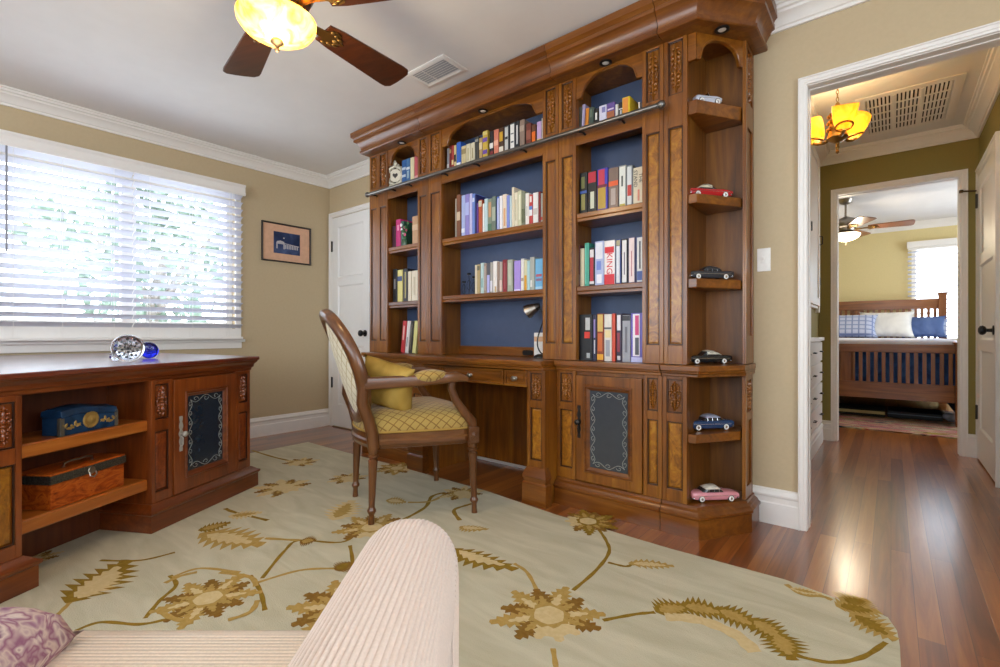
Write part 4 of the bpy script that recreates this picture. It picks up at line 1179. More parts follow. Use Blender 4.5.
# ================================================================== RUG (carved wool, flat motifs stand 1 mm proud)
rugm = blotch('sage wool', ['bcb599', 'c6bfa4', 'd0c9af'], 3.0, .95, 1.0, 6.0, bmp=0, stretch=(1, 4, 1))
nt = rugm.node_tree; bb = nt.nodes['Principled BSDF']
_v = coords(nt); _n = N(nt, 'ShaderNodeTexNoise', Scale=260.0, Detail=2.0); nt.links.new(_v, _n.inputs['Vector']); bump(nt, bb, _n.outputs['Fac'], .5, .004)
def wool(n, a, b): return blotch(n, [a, b], 60, .95, .5, 3.0, bmp=.4)
W_OL, W_GO, W_CR, W_BR = wool('olive gold wool', '846618', '967828'), wool('gold wool', 'aa8a46', 'ba9a56'), wool('pale gold wool', 'ccb480', 'd6c090'), wool('brown gold wool', '7e5a20', '8e6a2c')
outline = [(-3.735, 2.055), (-2.63, 2.068), (-1.78, 2.062), (-1.27, 2.01)] + [tuple(at_z(a, b, .012)[:2]) for a, b in ((670, 548), (730, 564), (785, 579), (840, 599), (870, 608), (888, 617), (897, 630), (900, 646), (901, 667))] + [(.04, .4), (.05, -.75), (-3.70, -.70), (-3.72, 1.5)]
mb = MB(); mb.prism(outline, .0005, RUGZ)
class Rug:
    zt = RUGZ
    cnt = 0
    def up(s, lvl):
        Rug.cnt += 1; return RUGZ + .0005 * lvl + .0000012 * Rug.cnt + .0002
    def flat(s, pts, m, lvl):
        z = s.up(lvl); mb.poly([(p[0], p[1], z) for p in pts], m)
    def strip(s, px, w=.014, m=1, lvl=1, n=8):
        P = [at_z(a, b, RUGZ) for a, b in px]; Q = []
        for i in range(len(P) - 1):
            p0, p1, p2, p3 = P[max(i-1,0)], P[i], P[i+1], P[min(i+2, len(P)-1)]
            for k in range(n):
                t = k / n
                Q.append(.5 * ((2*p1) + (p2-p0)*t + (2*p0-5*p1+4*p2-p3)*t*t + (3*p1-p0-3*p2+p3)*t**3))
        Q.append(P[-1]); z = s.up(lvl); prev = None
        for i, q in enumerate(Q):
            d = (Q[min(i+1, len(Q)-1)] - Q[max(i-1, 0)]); d.z = 0; d.normalize(); nn = Vector((-d.y, d.x, 0)) * w * .5 * (.92 + .12 * math.sin(i * 1.3))
            a = mb.av((q.x + nn.x, q.y + nn.y, z)); b = mb.av((q.x - nn.x, q.y - nn.y, z))
            if prev: mb.face((prev[0], prev[1], b, a), m)
            prev = (a, b)
        return Q
    def leaf(s, c, ang, L, w, m, lvl, teeth=7, jag=.35, bend=0.0, tip=1.3):
        """jagged acanthus leaf from c in direction ang"""
        u = Vector((math.cos(ang), math.sin(ang))); v = Vector((-u.y, u.x)); n = teeth * 2; le = []; ri = []
        for k in range(n + 1):
            t = k / n; half = w * .5 * (math.sin(PI * min(1, t ** (1/tip))) ** .8 + .04) * (1 + (jag if k % 2 else -jag) * (0 < t < 1))
            base = Vector(c) + u * (L * t) + v * (bend * L * t * t)
            adv = u * (L * .05 if k % 2 else 0)
            le.append(base + v * half + adv); ri.append(base - v * half + adv)
        z = s.up(lvl)
        I = [(mb.av((a.x, a.y, z)), mb.av((b.x, b.y, z))) for a, b in zip(le, ri)]
        for a, b in zip(I[:-1], I[1:]): mb.face((a[0], a[1], b[1], b[0]), m)
    def disc(s, c, r, m, lvl, n=16, wob=0, k=8, rot=0, squash=1):
        z = s.up(lvl); ce = mb.av((c[0], c[1], z)); I = []
        for i in range(n):
            a = 2 * PI * i / n; q = r * (1 + wob * math.cos(k * (a + rot)))
            I.append(mb.av((c[0] + q * math.cos(a + rot), c[1] + q * math.sin(a + rot) * squash, z)))
        for i in range(n): mb.face((ce, I[i], I[(i+1) % n]), m)
    def palmette(s, px, r, ang, outer=2, mid=3, full=False):
        c = at_z(px[0], px[1], RUGZ); rng = random.Random(int(px[0]))
        k = 11 if full else 9
        for i in range(k):
            a = ang + (2 * PI * i / k if full else (-2.2 + 4.4 * i / (k - 1)))
            q = r * (.95 + .12 * rng.random())
            q *= 1.0 if i % 2 else .82
            s.leaf((c.x + .25 * r * math.cos(a), c.y + .25 * r * math.sin(a)), a, q * .78, r * .36, outer if i % 2 else 4, 1, 6, .28, .06 * (-1) ** i)
            s.leaf((c.x + .22 * r * math.cos(a), c.y + .22 * r * math.sin(a)), a, q * .5, r * .15, mid if i % 2 else 2, 2, 4, .25)
        s.disc((c.x, c.y), r * .36, outer, 3, 24, .12, 9); s.disc((c.x, c.y), r * .27, 3, 4, 18, .05, 6)
        if not full:
            u = Vector((math.cos(ang + PI), math.sin(ang + PI)))
            for q in (-.75, 0, .75): s.leaf((c.x + u.x * r * .2, c.y + u.y * r * .2), ang + PI + q, r * .55, r * .3, 3, 2, 4, .2)
    def branch(s, px0, px1, w, bend=.15, outer=1, mid=3):
        a = at_z(px0[0], px0[1], RUGZ); b = at_z(px1[0], px1[1], RUGZ); d = b - a
        ang = math.atan2(d.y, d.x)
        s.leaf((a.x, a.y), ang - bend, d.length * 1.0, w, outer, 1, 8, .38, bend)
        s.leaf((a.x + d.x * .12, a.y + d.y * .12), ang - bend, d.length * .7, w * .5, mid, 2, 6, .3, bend)
rg = Rug()
camang = math.atan2(FV.y, FV.x)
V = [[(553, 648), (556, 667)], [(603, 620), (635, 614), (655, 612)], [(573, 590), (596, 570), (609, 552), (606, 540), (598, 528)], [(537, 590), (527, 572), (514, 563)], [(795, 655), (830, 662), (862, 657), (886, 642)],
     [(608, 562), (625, 566), (632, 564)], [(40, 630), (60, 612), (70, 602)], [(70, 633), (100, 622), (140, 624), (170, 618)], [(262, 578), (285, 550), (300, 540), (345, 541), (365, 520)], [(255, 583), (300, 570), (338, 568)], [(100, 560), (140, 560), (175, 552)],
     [(402, 520), (425, 507), (432, 496), (445, 492)], [(408, 502), (430, 501), (445, 494)], [(460, 520), (454, 510), (466, 505), (474, 503)], [(340, 590), (352, 565), (350, 545)], [(272, 497), (300, 480)],
     [(170, 575), (176, 585), (160, 600), (145, 618)], [(250, 575), (260, 590), (265, 610)], [(172, 577), (200, 568), (240, 572)], [(252, 450), (275, 457), (298, 462)], [(225, 508), (235, 512), (268, 520)], [(300, 540), (265, 538)]]
for i, q in enumerate(V): rg.strip(q, .016 if q[0][1] > 540 else .022, 1 if i % 3 else 2, 1)
rg.palmette((549, 615), .18, camang + .15)
rg.palmette((208, 598), .16, .4, full=True)
rg.palmette((345, 606), .19, camang + 2.2)
rg.palmette((372, 527), .17, camang + .3, 2, 3)
rg.palmette((588, 521), .15, camang - 1.6, 1, 2)
rg.palmette((283, 487), .17, camang + 1.1, 3, 3)
rg.palmette((300, 462), .13, camang - .4, 3, 2)
rg.palmette((462, 493), .13, camang + .5, 3, 2)
rg.palmette((397, 468), .15, camang + 1.6, 2, 3)
rg.palmette((348, 478), .12, camang + .6, 3, 2)
rg.palmette((30, 560), .10, camang + 1.0, 3, 2)
rg.branch((66, 603), (126, 560), .17, .2); rg.branch((78, 598), (118, 572), .09, .2, 3, 3)
rg.branch((200, 533), (262, 545), .16, -.1, 2, 3); rg.branch((198, 530), (230, 522), .09, .2, 1, 2)
rg.branch((228, 516), (262, 512), .09, .1, 3, 2)
rg.branch((333, 520), (352, 500), .14, .1, 3, 2)
rg.branch((452, 548), (516, 568), .11, .25); rg.branch((460, 526), (486, 528), .07, .5, 2, 3)
rg.branch((386, 500), (405, 502), .09, -.3, 2, 3)
rg.branch((628, 563), (674, 566), .06, -.1, 2, 3)
for a, b in (((656, 612), (690, 606)), ((680, 605), (728, 614)), ((715, 608), (760, 628)), ((750, 618), (786, 642)), ((775, 632), (792, 660))): rg.branch(a, b, .10, -.15, 1, 2)
rg.strip([(665, 616), (700, 620), (735, 634), (755, 652)], .05, 3, 1)
for a, b in (((836, 606), (880, 612)), ((850, 612), (895, 640)), ((845, 603), (868, 600))): rg.branch(a, b, .10, -.2, 2, 1)
rg.strip([(786, 584), (802, 594), (822, 596), (832, 600)], .02, 2, 1); rg.branch((790, 588), (822, 594), .035, 0, 3, 2)
rg.branch((335, 570), (350, 562), .08, .2, 4, 1); rg.branch((300, 541), (316, 540), .08, .1, 4, 2)
for q in ([(165, 583), (180, 576), (197, 572)], [(220, 572), (250, 577), (256, 586)], [(158, 610), (172, 618), (190, 622)], [(228, 620), (250, 612), (258, 600)]): rg.strip(q, .02, 2, 2)
rug = recenter(mb.build('area_rug', [rugm, W_OL, W_GO, W_CR, W_BR], smooth=0), (-1.85, .7, 0))
tag(rug, 'large sage wool rug with gold vines and flowers on the study floor', 'rug')

# ================================================================== HALLWAY
lb = thing('linen_chest', 'white built-in drawer chest with black pulls on the left hallway wall', 'drawers', (HLX, 4.2, 0))
I = world_of(lb).inverted(); xf = -.447
mb = MB(); mb.M = I; mb.box(HLX + .001, xf - .013, 3.30, 4.835, .03, .85); mb.build('body', M_trim, lb, smooth=0, bevel=.002)
mb = MB(); mb.M = I; mb.box(HLX + .001, xf + .014, 3.28, 4.845, .8505, .880); mb.build('top', M_trim, lb, smooth=0, bevel=.004)
mb = MB(); mb.M = I; mb.sweep([(d, z) for d, z in BB[:-1]] + [(0, .16)], [(xf - .012, 3.30), (xf - .012, 4.835)]); mb.build('kick_board', M_trim, lb, smooth=30)
for z in (.175, .345, .515, .685):
    for ya in (3.32, 4.08):
        mb = MB(); mb.M = I; mb.box(xf - .0125, xf, ya, ya + .745, z, z + .155); d = mb.build('drawer', M_trim, lb, smooth=0, bevel=.004)
        for yy in (ya + .16, ya + .585):
            mb = MB(); mb.M = I; mb.tube([(xf, yy - .035, z + .08), (xf + .018, yy - .03, z + .078), (xf + .018, yy + .03, z + .078), (xf, yy + .035, z + .08)], .0045, 6); mb.build('handle', M_black, d)
lc = thing('linen_cupboard', 'white cupboard door with small pulls above the hallway drawers', 'cupboard', (HLX, 4.2, 1.1)); I = world_of(lc).inverted()
mb = MB(); mb.M = I; mb.box(HLX + .001, xf - .013, 3.30, 4.70, 1.11, 2.335); mb.box(HLX + .001, xf - .004, 4.64, 4.70, 1.08, 2.335); mb.build('frame', M_trim, lc, smooth=0, bevel=.002)
for ya in (3.32, 3.98):
    mb = MB(); mb.M = I; y0_, y1_ = ya, ya + .645
    mb.box(xf - .0125, xf - .006, y0_, y1_, 1.13, 2.31)
    for q in ((y0_, y0_ + .06, 1.13, 2.31), (y1_ - .06, y1_, 1.13, 2.31), (y0_ + .06, y1_ - .06, 1.13, 1.19), (y0_ + .06, y1_ - .06, 2.25, 2.31)): mb.box(xf - .006, xf + .004, q[0], q[1], q[2], q[3])
    d = mb.build('door', M_trim, lc, smooth=0, bevel=.002)
    yy = y1_ - .03
    mb = MB(); mb.M = I; mb.tube([(xf + .004, yy, 1.62), (xf + .022, yy, 1.625), (xf + .022, yy, 1.685), (xf + .004, yy, 1.69)], .0045, 6); mb.build('handle', M_iron, d)
    mb = MB(); mb.M = I; mb.box(xf + .0035, xf + .008, y1_ - .014, y1_ - .002, 1.30, 1.36); mb.build('hinge', M_iron, d, smooth=0)
# return-air grille on the hall ceiling
gr = thing('return_air_grille', 'large white louvred air grille on the hallway ceiling', 'grille', (.082, 4.28, CZ)); I = Matrix(); a, b = .25, .375
mb = MB(); mb.rings([[(sx * (a + d), sy * (b + d), z - .0004) for d, z in ((.012, 0), (.012, -.006), (-.004, -.010), (-.034, -.010), (-.04, -.004), (-.04, 0))] for sx, sy in ((1, 1), (-1, 1), (-1, -1), (1, -1))], loop=True); mb.build('frame', M_trim, gr, smooth=30)
mb = MB()
nl = 21
for k in range(nl):
    x = -a + .05 + (2 * a - .10) * k / (nl - 1)
    mb.M = T(x, 0, -.008) @ RY(math.radians(28)); mb.box(-.0065, .0065, -b + .041, b - .041, -.0012, .0012)
mb.M = Matrix()
for x in (-.07, .07): mb.box(x - .006, x + .006, -b + .041, b - .041, -.0125, -.008)
for y in (-.20, -.067, .067, .20): mb.box(-a + .041, a - .041, y - .008, y + .008, -.013, -.0085)
mb.build('louvres', M_trim, gr, smooth=0)
mb = MB(); mb.box(-a + .042, a - .042, -b + .042, b - .042, -.0015, -.0007); mb.build('duct', plain('black duct', '2b2a28', .9), gr, smooth=0)
# slip-shade chandelier
cl = thing('hall_chandelier', 'brass hallway chandelier with three lit amber glass shades', 'chandelier', (-.245, 3.45, CZ), 0)
AMB = lit_glass('amber shade glass', 'f0b43a', 'fbd268', .9)
BULB = emis('lit bulb', 'ffe9a8', 30, 'fff2c8', 5)
mb = MB(); mb.lathe([(0, -.0005), (.055, -.0005), (.05, -.012), (.02, -.024), (.008, -.03), (0, -.03)], 20); mb.build('ceiling_cup', M_brass, cl)
mb = MB()
for k in range(6):
    zc = -.036 - .022 * k; q = []
    for t in range(13):
        a = 2 * PI * t / 12; q.append((.006 * math.cos(a) * (1 if k % 2 else .3), .006 * math.cos(a) * (.3 if k % 2 else 1), zc + .014 * math.sin(a)))
    mb.tube(q, .0018, 5)
mb.build('chain', M_brass, cl)
mb = MB(); mb.lathe([(0, -.165), (.008, -.165), (.014, -.18), (.022, -.19), (.026, -.22), (.034, -.25), (.04, -.30), (.044, -.345), (.05, -.36), (.055, -.375), (.04, -.39), (.02, -.40), (.010, -.405), (.007, -.42), (.012, -.43), (.006, -.445), (.010, -.46), (0, -.47)], 20)
for k in range(8):
    a = 2 * PI * k / 8
    for z in (-.24, -.28, -.32): mb.ell((.042 * math.cos(a) * (1 + (z + .24) * -1.2), .042 * math.sin(a) * (1 + (z + .24) * -1.2), z), (.010, .010, .014), 6, 4)
mb.build('stem', M_brass, cl)
for k in range(3):
    a = math.radians(169 + 120 * k); M = RZ(a)
    mb = MB(); mb.M = M; mb.tube([(.04, 0, -.372), (.07, 0, -.385), (.10, 0, -.382), (.125, 0, -.37)], [.011, .009, .009, .010], 8)
    ringp = [(.118 + .042 * math.cos(t * PI / 8), .042 * math.sin(t * PI / 8), -.352 + .012 * math.cos(t * PI / 8)) for t in range(17)]
    mb.tube(ringp, .006, 6); arm = mb.build('arm', M_brass, cl)
    mb = MB(); mb.M = M @ T(.100, 0, -.360) @ RY(math.radians(20)); sh = []
    for r, z in ((.040, 0), (.048, .02), (.058, .05), (.066, .085), (.072, .12), (.073, .145)): sh.append((r * .88, z * .88))
    prof = sh + [(r - .004, z) for r, z in sh[::-1]]
    R = [[(r * math.cos(2*PI*i/24) , r * math.sin(2*PI*i/24), z) for i in range(24)] for r, z in prof]
    mb.rings(R, caps=False); mb.build('glass_shade', AMB, arm, smooth=60)
    mb = MB(); mb.M = M @ T(.100, 0, -.360) @ RY(math.radians(20)); mb.ell((0, 0, .06), (.024, .024, .036), 12, 8); mb.build('bulb', BULB, arm)

# ================================================================== BEDROOM
BWV = wood('bed oak upright', '5a3014', '844c22', 'a06832', 'z', rough=.4); BWH = wood('bed oak level', '5a3014', '844c22', 'a06832', 'x', rough=.4)
bed = thing('bed', 'slatted oak bed with blue blanket and white sheet in the room beyond the hall', 'bed', (-.36, 7.4, 0)); I = world_of(bed).inverted()
bx0, bx1, yf_, yh_ = -1.25, .56, 6.36, 8.50
def slat_board(nm, y, z0, z1, top_h, bot_z, bot_h, post_z, xs):
    mb = MB(); mb.M = I
    mb.box(bx0 + .08, bx1 - .08, y - .012, y + .012, bot_z, bot_z + bot_h); mb.box(bx0 + .08, bx1 - .08, y - .02, y + .02, z1 - top_h, z1)
    if top_h > .06: pass
    p = mb.build(nm, BWH, bed, smooth=0, bevel=.003)
    mb = MB(); mb.M = I
    n = 26; w = (bx1 - bx0 - .16) / n
    for k in range(n):
        c = bx0 + .08 + w * (k + .5); wd_ = .0155 if k not in xs else .058
        mb.box(c - wd_, c + wd_, y - .008, y + .008, bot_z + bot_h, z1 - top_h)
    mb.build('slats', BWV, p, smooth=0)
    for x in (bx0, bx1 - .08):
        mb = MB(); mb.M = I; mb.box(x, x + .08, y - .04, y + .04, 0, post_z); mb.prism([(x - .018, y - .058), (x + .098, y - .058), (x + .098, y + .058), (x - .018, y + .058)], post_z + .012, post_z + .024); mb.box(x - .008, x + .088, y - .048, y + .048, post_z, post_z + .012); mb.build('post', BWV, p, smooth=0, bevel=.003)
slat_board('footboard', yf_, 0, .80, .085, .235, .17, .80, (12,))
slat_board('headboard', yh_, 0, 1.37, .13, .06, .65, 1.425, (12,))  # bottom board carried low, its dark wood stands in for under-bed shade
for x in (bx0 + .02, bx1 - .06): 
    mb = MB(); mb.M = I; mb.box(x + .012, x + .030, yf_ + .041, yh_ - .041, .28, .44); mb.build('side_rail', BWV, bed, smooth=0, bevel=.003)
sheet = blotch('lavender white sheet', ['c9cbe2', 'd8d9ec', 'e2e3f2'], 4, .85, 1.0, 2.0, bmp=.1); blan = blotch('deep blue blanket', ['233a66', '2f4f86', '4064a0'], 6, .9, 1.5, 3.0, bmp=.2)
mb = MB(); mb.M = I; mb.box(bx0 + .055, bx1 - .065, yf_ + .05, yh_ - .045, .45, .76); mb.build('mattress', blan, bed, smooth=40, bevel=.05, seg=4)
mb = MB(); mb.M = I; mb.box(bx0 + .05, bx1 - .06, yf_ + .048, yh_ - .044, .761, .850); mb.build('bed_sheet', sheet, bed, smooth=40, bevel=.03, seg=4)
mb = MB(); mb.M = I; mb.box(bx0 + .055, bx1 - .065, yf_ + .022, yf_ + .045, .30, .74); mb.build('blanket_fold', blan, bed, smooth=0, bevel=.008)
for x in (bx0 + .008, bx1 - .022):
    mb = MB(); mb.M = I; mb.box(x - .012, x + .012, yf_ + .05, yh_ - .05, .06, .74); mb.build('shade_drape', blan, bed, smooth=0, bevel=.008)  # added hanging panels that keep side light from under the bed
def bpil(label, mat, x, y, w, h, t, lean, yaw=0, roll=0):
    p = pillow('bed_pillow', label, mat, w, h, t); p.matrix_basis = T(x, y, .853) @ RZ(math.radians(yaw)) @ RX(math.radians(-lean)) @ RY(math.radians(roll)); return p
plaid = bpy.data.materials.new('blue plaid cotton'); plaid.use_nodes = True; nt = plaid.node_tree; b_ = nt.nodes['Principled BSDF']
_tc = N(nt, 'ShaderNodeTexCoord'); _s = N(nt, 'ShaderNodeSeparateXYZ'); nt.links.new(_tc.outputs['Object'], _s.inputs[0])
def _band(o, k): return math_n(nt, 'ABSOLUTE', math_n(nt, 'SUBTRACT', math_n(nt, 'FRACT', math_n(nt, 'ADD', math_n(nt, 'MULTIPLY', o, k), 20.0)), .5))
_d = math_n(nt, 'MINIMUM', _band(_s.outputs[0], 14.0), _band(_s.outputs[2], 16.0))
nt.links.new(ramp(nt, [(.06, hexc('7482a8')), (.16, hexc('b3bad0'))], _d), b_.inputs['Base Color']); b_.inputs['Roughness'].default_value = .85
cre = blotch('cream pillow cotton', ['cfccc6', 'dedbd4', 'e9e6df'], 5, .85, 1.0, 2.0, bmp=.1); blu = blotch('slate blue cotton', ['475a84', '566a98', '6c7eaa'], 4, .85, 1.0, 2.0, bmp=.1)
bpil('blue checked pillow leaning at the left of the bed', plaid, -.44, 7.96, .62, .36, .16, 30)
bpil('cream white pillow in the middle of the bed', cre, -.05, 8.15, .58, .38, .16, 22)
bpil('slate blue pillow at the right of the bed', blu, .33, 8.315, .44, .30, .12, 16)
bpil('pale patterned pillow half hidden behind the slate blue one', plaid, .40, 8.425, .34, .25, .05, 4)
und = thing('underbed_box', 'flat black storage case with a pale edge under the left of the bed', 'storage case', (-.15, 6.75, .013)); 
mb = MB(); mb.box(-.52, .10, -.2, .2, 0, .075); mb.build('case', plain('black fabric case', '17191f', .8), und, smooth=0, bevel=.008)
mb = MB(); mb.box(-.52, .10, -.206, -.2005, .03, .06); mb.build('edge_strip', plain('tan strip', 'b8a778', .6), und, smooth=0)
und = thing('underbed_box', 'flat dark blue storage case under the right of the bed', 'storage case', (.17, 6.82, .013))
mb = MB(); mb.box(-.2, .24, -.2, .2, 0, .07); mb.build('case', plain('dark blue case', '141c2c', .6), und, smooth=0, bevel=.008)
mb = MB(); mb.box(-.2, .24, -.205, -.2005, .035, .045); mb.build('edge_strip', plain('steel blue strip', '5a6a80', .5), und, smooth=0)
mb = MB(); rnd = random.Random(5)
for k in range(7): mb.ell((.44 + .05 * rnd.random() + .03 * (k % 3), 6.58 + .05 * rnd.random(), .055 + .02 * rnd.random()), (.05, .05, .04), 9, 6, 0, Matrix.Rotation(k, 3, 'Z'))
o = recenter(mb.build('fabric_bag', blotch('pale lilac cloth', ['8d93a8', 'a9aec0', 'c3c6d4'], 12, .8, 1, 3), smooth=60), (.48, 6.6, .013)); tag(o, 'pale crumpled bag on the floor under the right end of the bed', 'bag')
ik = blotch('ikat wool stripes', ['22384a', '566464', 'b6ac86', '8e3444', 'a8566a', 'b0a684', '5a1c28', '8c7a28'], 3.6, .95, .8, 3.0, bmp=.1, stretch=(.5, 4.5, 1), band=(.37, .63))
mb = MB(); mb.box(-1.3, .95, 5.68, 7.6, .0005, .012); br_ = recenter(mb.build('bedroom_rug', ik, smooth=0), (-.2, 6.6, 0)); tag(br_, 'striped red, cream and grey flat rug on the bedroom floor', 'rug')

# ================================================================== BOOKS
ORD = 'first second third fourth fifth sixth seventh eighth ninth tenth eleventh twelfth thirteenth fourteenth fifteenth sixteenth seventeenth eighteenth nineteenth twentieth twenty-first twenty-second twenty-third twenty-fourth twenty-fifth twenty-sixth twenty-seventh twenty-eighth'.split()
M_page = plain('paper page edges', 'ded5c0', .9, noise=.12, nscale=200)
def bmat(c): return plain('book cloth ' + c, c, .5, noise=.05, nscale=40, coat=.1)
def text_mesh(body, size):
    cu = bpy.data.curves.new('t', 'FONT'); cu.body = body; cu.size = size; cu.align_x = 'CENTER'; cu.align_y = 'CENTER'; cu.extrude = .0002; cu.resolution_u = 2
    ob = bpy.data.objects.new('t', cu); me = bpy.data.meshes.new_from_object(ob); bpy.data.objects.remove(ob); return me
def book(label, group, x0, x1, z, h, yf, dep, col, bands, lean=0, text=None):
    w = x1 - x0; cx = (x0 + x1) / 2; t = min(.0028, w * .14); mb = MB()
    sp = [(-w/2, dep), (-w/2, .003), (-w/2 + t * .7, .0008), (0, 0), (w/2 - t * .7, .0008), (w/2, .003), (w/2, dep), (w/2 - t, dep), (w/2 - t, .006), (-w/2 + t, .006), (-w/2 + t, dep)]
    mb.prism(sp, 0, h, 'z')
    o = mb.build('book', bmat(col), None, smooth=30)
    mb = MB(); mb.box(-w/2 + t, w/2 - t, .0062, dep - .004, .003, h - .003); mb.build('pages', M_page, o, smooth=0)
    groups = {}
    for b in bands:
        a, c, cc = b[:3]; u0, u1 = (b[3], b[4]) if len(b) > 3 else (0, 1)
        groups.setdefault(cc, []).append((a, c, u0, u1))
    for cc, L in groups.items():
        mb = MB()
        for a, c, u0, u1 in L:
            e = .0016
            xa, xb = -w/2 + e + (w - 2*e) * u0, -w/2 + e + (w - 2*e) * u1
            k_ = next(i for i, b in enumerate(bands) if b[0] == a and b[1] == c and b[2] == cc)
            mb.box(xa, xb, -.0005 - .00025 * k_, .0012, h * a, h * c)
        mb.build('spine_band', bmat(cc), o, smooth=0)
    if text:
        body, size, tc, v, rot = text
        me = text_mesh(body, size); me.materials.append(bmat(tc)); to = bpy.data.objects.new('spine_title', me); COL.objects.link(to); to.parent = o
        to.matrix_basis = T(0, -.0018, h * v) @ RY(math.radians(rot)) @ RX(PI/2)
    o.location = (cx, yf, z + .0008 + (abs(math.sin(math.radians(lean))) * w / 2)); o.rotation_euler = (0, math.radians(lean), 0)
    tag(o, label, 'book', group); return o
YS = 2.262
def row(shelf, group, z, specs, org, sc, dep=.15, hmax=None):
    """specs: (left px, right px, top px in crop units, colour, words, bands, options)"""
    n = len(specs); prev = -99
    for i, s in enumerate(specs):
        l, r, tp, col, words = s[:5]; bands = s[5] if len(s) > 5 else []; op = s[6] if len(s) > 6 else {}
        px0, px1 = org[0] + l / sc, org[0] + r / sc; py = org[1] + tp / sc
        x0 = at_y(px0, py, YS).x; x1 = at_y(px1, py, YS).x
        x0 = max(x0, prev + .0012); x1 = max(x1 - .0004, x0 + .009); prev = x1
        h = at_y((px0 + px1) / 2, py, YS).z - z - .001
        if hmax: h = min(h, hmax)
        lean = op.get('lean', 0)
        if lean: prev = x1 + op.get('gap', 0)
        where = f"{ORD[i]} from left on {shelf}"
        book(f"{words} book, {where}", group, x0, x1, z, h, YS + op.get('dy', 0), op.get('dep', dep), col, bands, lean, op.get('text'))
g = 'books on the top middle shelf'
row('the top shelf above the lamp desk', g, 2.0005, [
 (62, 82, 345, '8a8a90', 'grey', [(.1,.3,'c8c4be')]), (84, 103, 322, '7a1f20', 'dark red', [(.7,.85,'b89a60')]), (105, 124, 318, 'a33a34', 'red', [(.2,.4,'d8c890')]), (126, 146, 315, 'cfc08a', 'cream and black', [(.3,.6,'2c2a28')]),
 (149, 188, 288, '2f5fb8', 'bright blue', [(.1,.2,'e8e8e8')]), (192, 234, 322, 'c9b98e', 'tan', [(.6,.85,'8f8058')]), (237, 274, 303, 'd6cdb0', 'cream', [(.2,.8,'b8ac86',.3,.7)]), (277, 314, 292, 'cfc6aa', 'pale cream', [(.25,.75,'9f9674',.35,.65)]), (318, 350, 238, '3f3d38', 'dark grey', [(.8,.9,'8a8880')]), (354, 384, 248, 'b08f5e', 'brown tan', [(.5,.8,'d8c49a')]),
 (387, 430, 185, 'c9a840', 'yellow and purple', [(.2,.34,'6b4aa0'),(.62,.76,'6b4aa0'),(.86,.98,'d8c878')]), (450, 484, 188, '1d1c1e', 'black, white and maroon', [(.0,.25,'7a2a2c'),(.35,.55,'e0dcd4')]), (488, 530, 173, 'd07a62', 'coral', [(.4,.6,'e3a890')]), (535, 576, 158, '4a3020', 'brown with gold circle', [(.0,.3,'ddd4c4'),(.5,.85,'c79a2c',.1,.9)]),
 (582, 626, 138, '3a3a3c', 'black and white', [(.05,.95,'c8c8c4',.15,.85),(.5,.6,'3a3a3c',.2,.8)]), (634, 680, 112, '45474c', 'white patterned', [(.05,.95,'e2e0da',.1,.9),(.3,.36,'6a6c70',.2,.8),(.6,.64,'6a6c70',.2,.8)]), (684, 717, 94, '232328', 'black with white title', [(.2,.85,'d8d8d8',.3,.7)]), (722, 766, 84, '8a7466', 'taupe', [(.6,.8,'a89484')]), (781, 826, 117, '6e3428', 'red brown', [(.3,.7,'8e5140')]), (833, 868, 127, '5f3a22', 'orange and brown', [(.0,.65,'e06a1c')]), (879, 920, 100, 'c4a3d0', 'lavender', [(.0,.2,'d8c070')]), (922, 936, 70, 'c6c4be', 'tall pale grey')], (440, 110), 9.09, .14, .262)
row('the lamp desk upper shelf', 'books on the upper middle shelf', 1.5405, [
 (95, 108, 220, 'a59a8a', 'thin grey'), (110, 145, 183, '7a4a30', 'brown', [(.4,.6,'d0b898')]), (155, 189, 188, 'a9b4dd', 'pale blue', [(.1,.2,'e4e4f0')]), (191, 229, 177, '8c83c6', 'violet', [(.5,.8,'aab2e2')]), (231, 255, 172, 'c3bde2', 'lilac'), (257, 281, 173, '6d87cd', 'blue', [(.8,.9,'c4cce8')]), (284, 298, 182, '22265c', 'navy'), (300, 316, 262, '5a2f86', 'purple'),
 (318, 351, 232, 'b0532c', 'rust', [(.8,.97,'c9c0a8')]), (357, 371, 267, 'ece8e2', 'thin white'), (373, 404, 220, 'b9cfd2', 'pale teal'), (406, 444, 222, '7f8a76', 'sage with tan picture', [(.45,.9,'c0946c',.2,.9),(0,.25,'4a7058')]), (446, 480, 198, '6f7c6e', 'grey green', [(.3,.7,'a9b09e')]), (490, 514, 202, '5d74c0', 'blue striped', [(.05,.95,'dcdff0',.45,.9)]), (516, 543, 194, 'e8e6ea', 'white'), (546, 584, 178, 'e2d2c0', 'cream and peach', [(.1,.6,'d9a578',.3,.8)]), (586, 611, 187, '7d8bd2', 'periwinkle'), (614, 632, 192, 'bfd4da', 'pale cyan'),
 (634, 657, 112, 'd9cdb4', 'tallest cream', [], {'dep': .158}), (659, 690, 162, 'ded6bc', 'ivory', [(.2,.8,'b4a98a',.35,.65)]), (692, 726, 147, 'c9c7a4', 'olive cream', [(.2,.9,'dfdcc2',.3,.8)]), (728, 760, 152, '7d8068', 'sage', [(.1,.5,'5f6448')]), (763, 798, 167, 'e4dfd6', 'off white', [(.3,.6,'b8b2a6',.3,.6)]), (800, 833, 182, 'b83a38', 'red, white and blue', [(.3,.5,'e6e4e6'),(.5,.62,'5a84c8'),(.75,.95,'e6dcd8',.2,.8)]), (836, 885, 162, 'eae6e2', 'thick white', [(.3,.5,'c8c0ba',.1,.9)]), (887, 909, 152, '7d2026', 'maroon'), (911, 930, 167, 'a3a6a0', 'mottled grey', [(.1,.2,'c04030')])], (445, 175), 9.52)
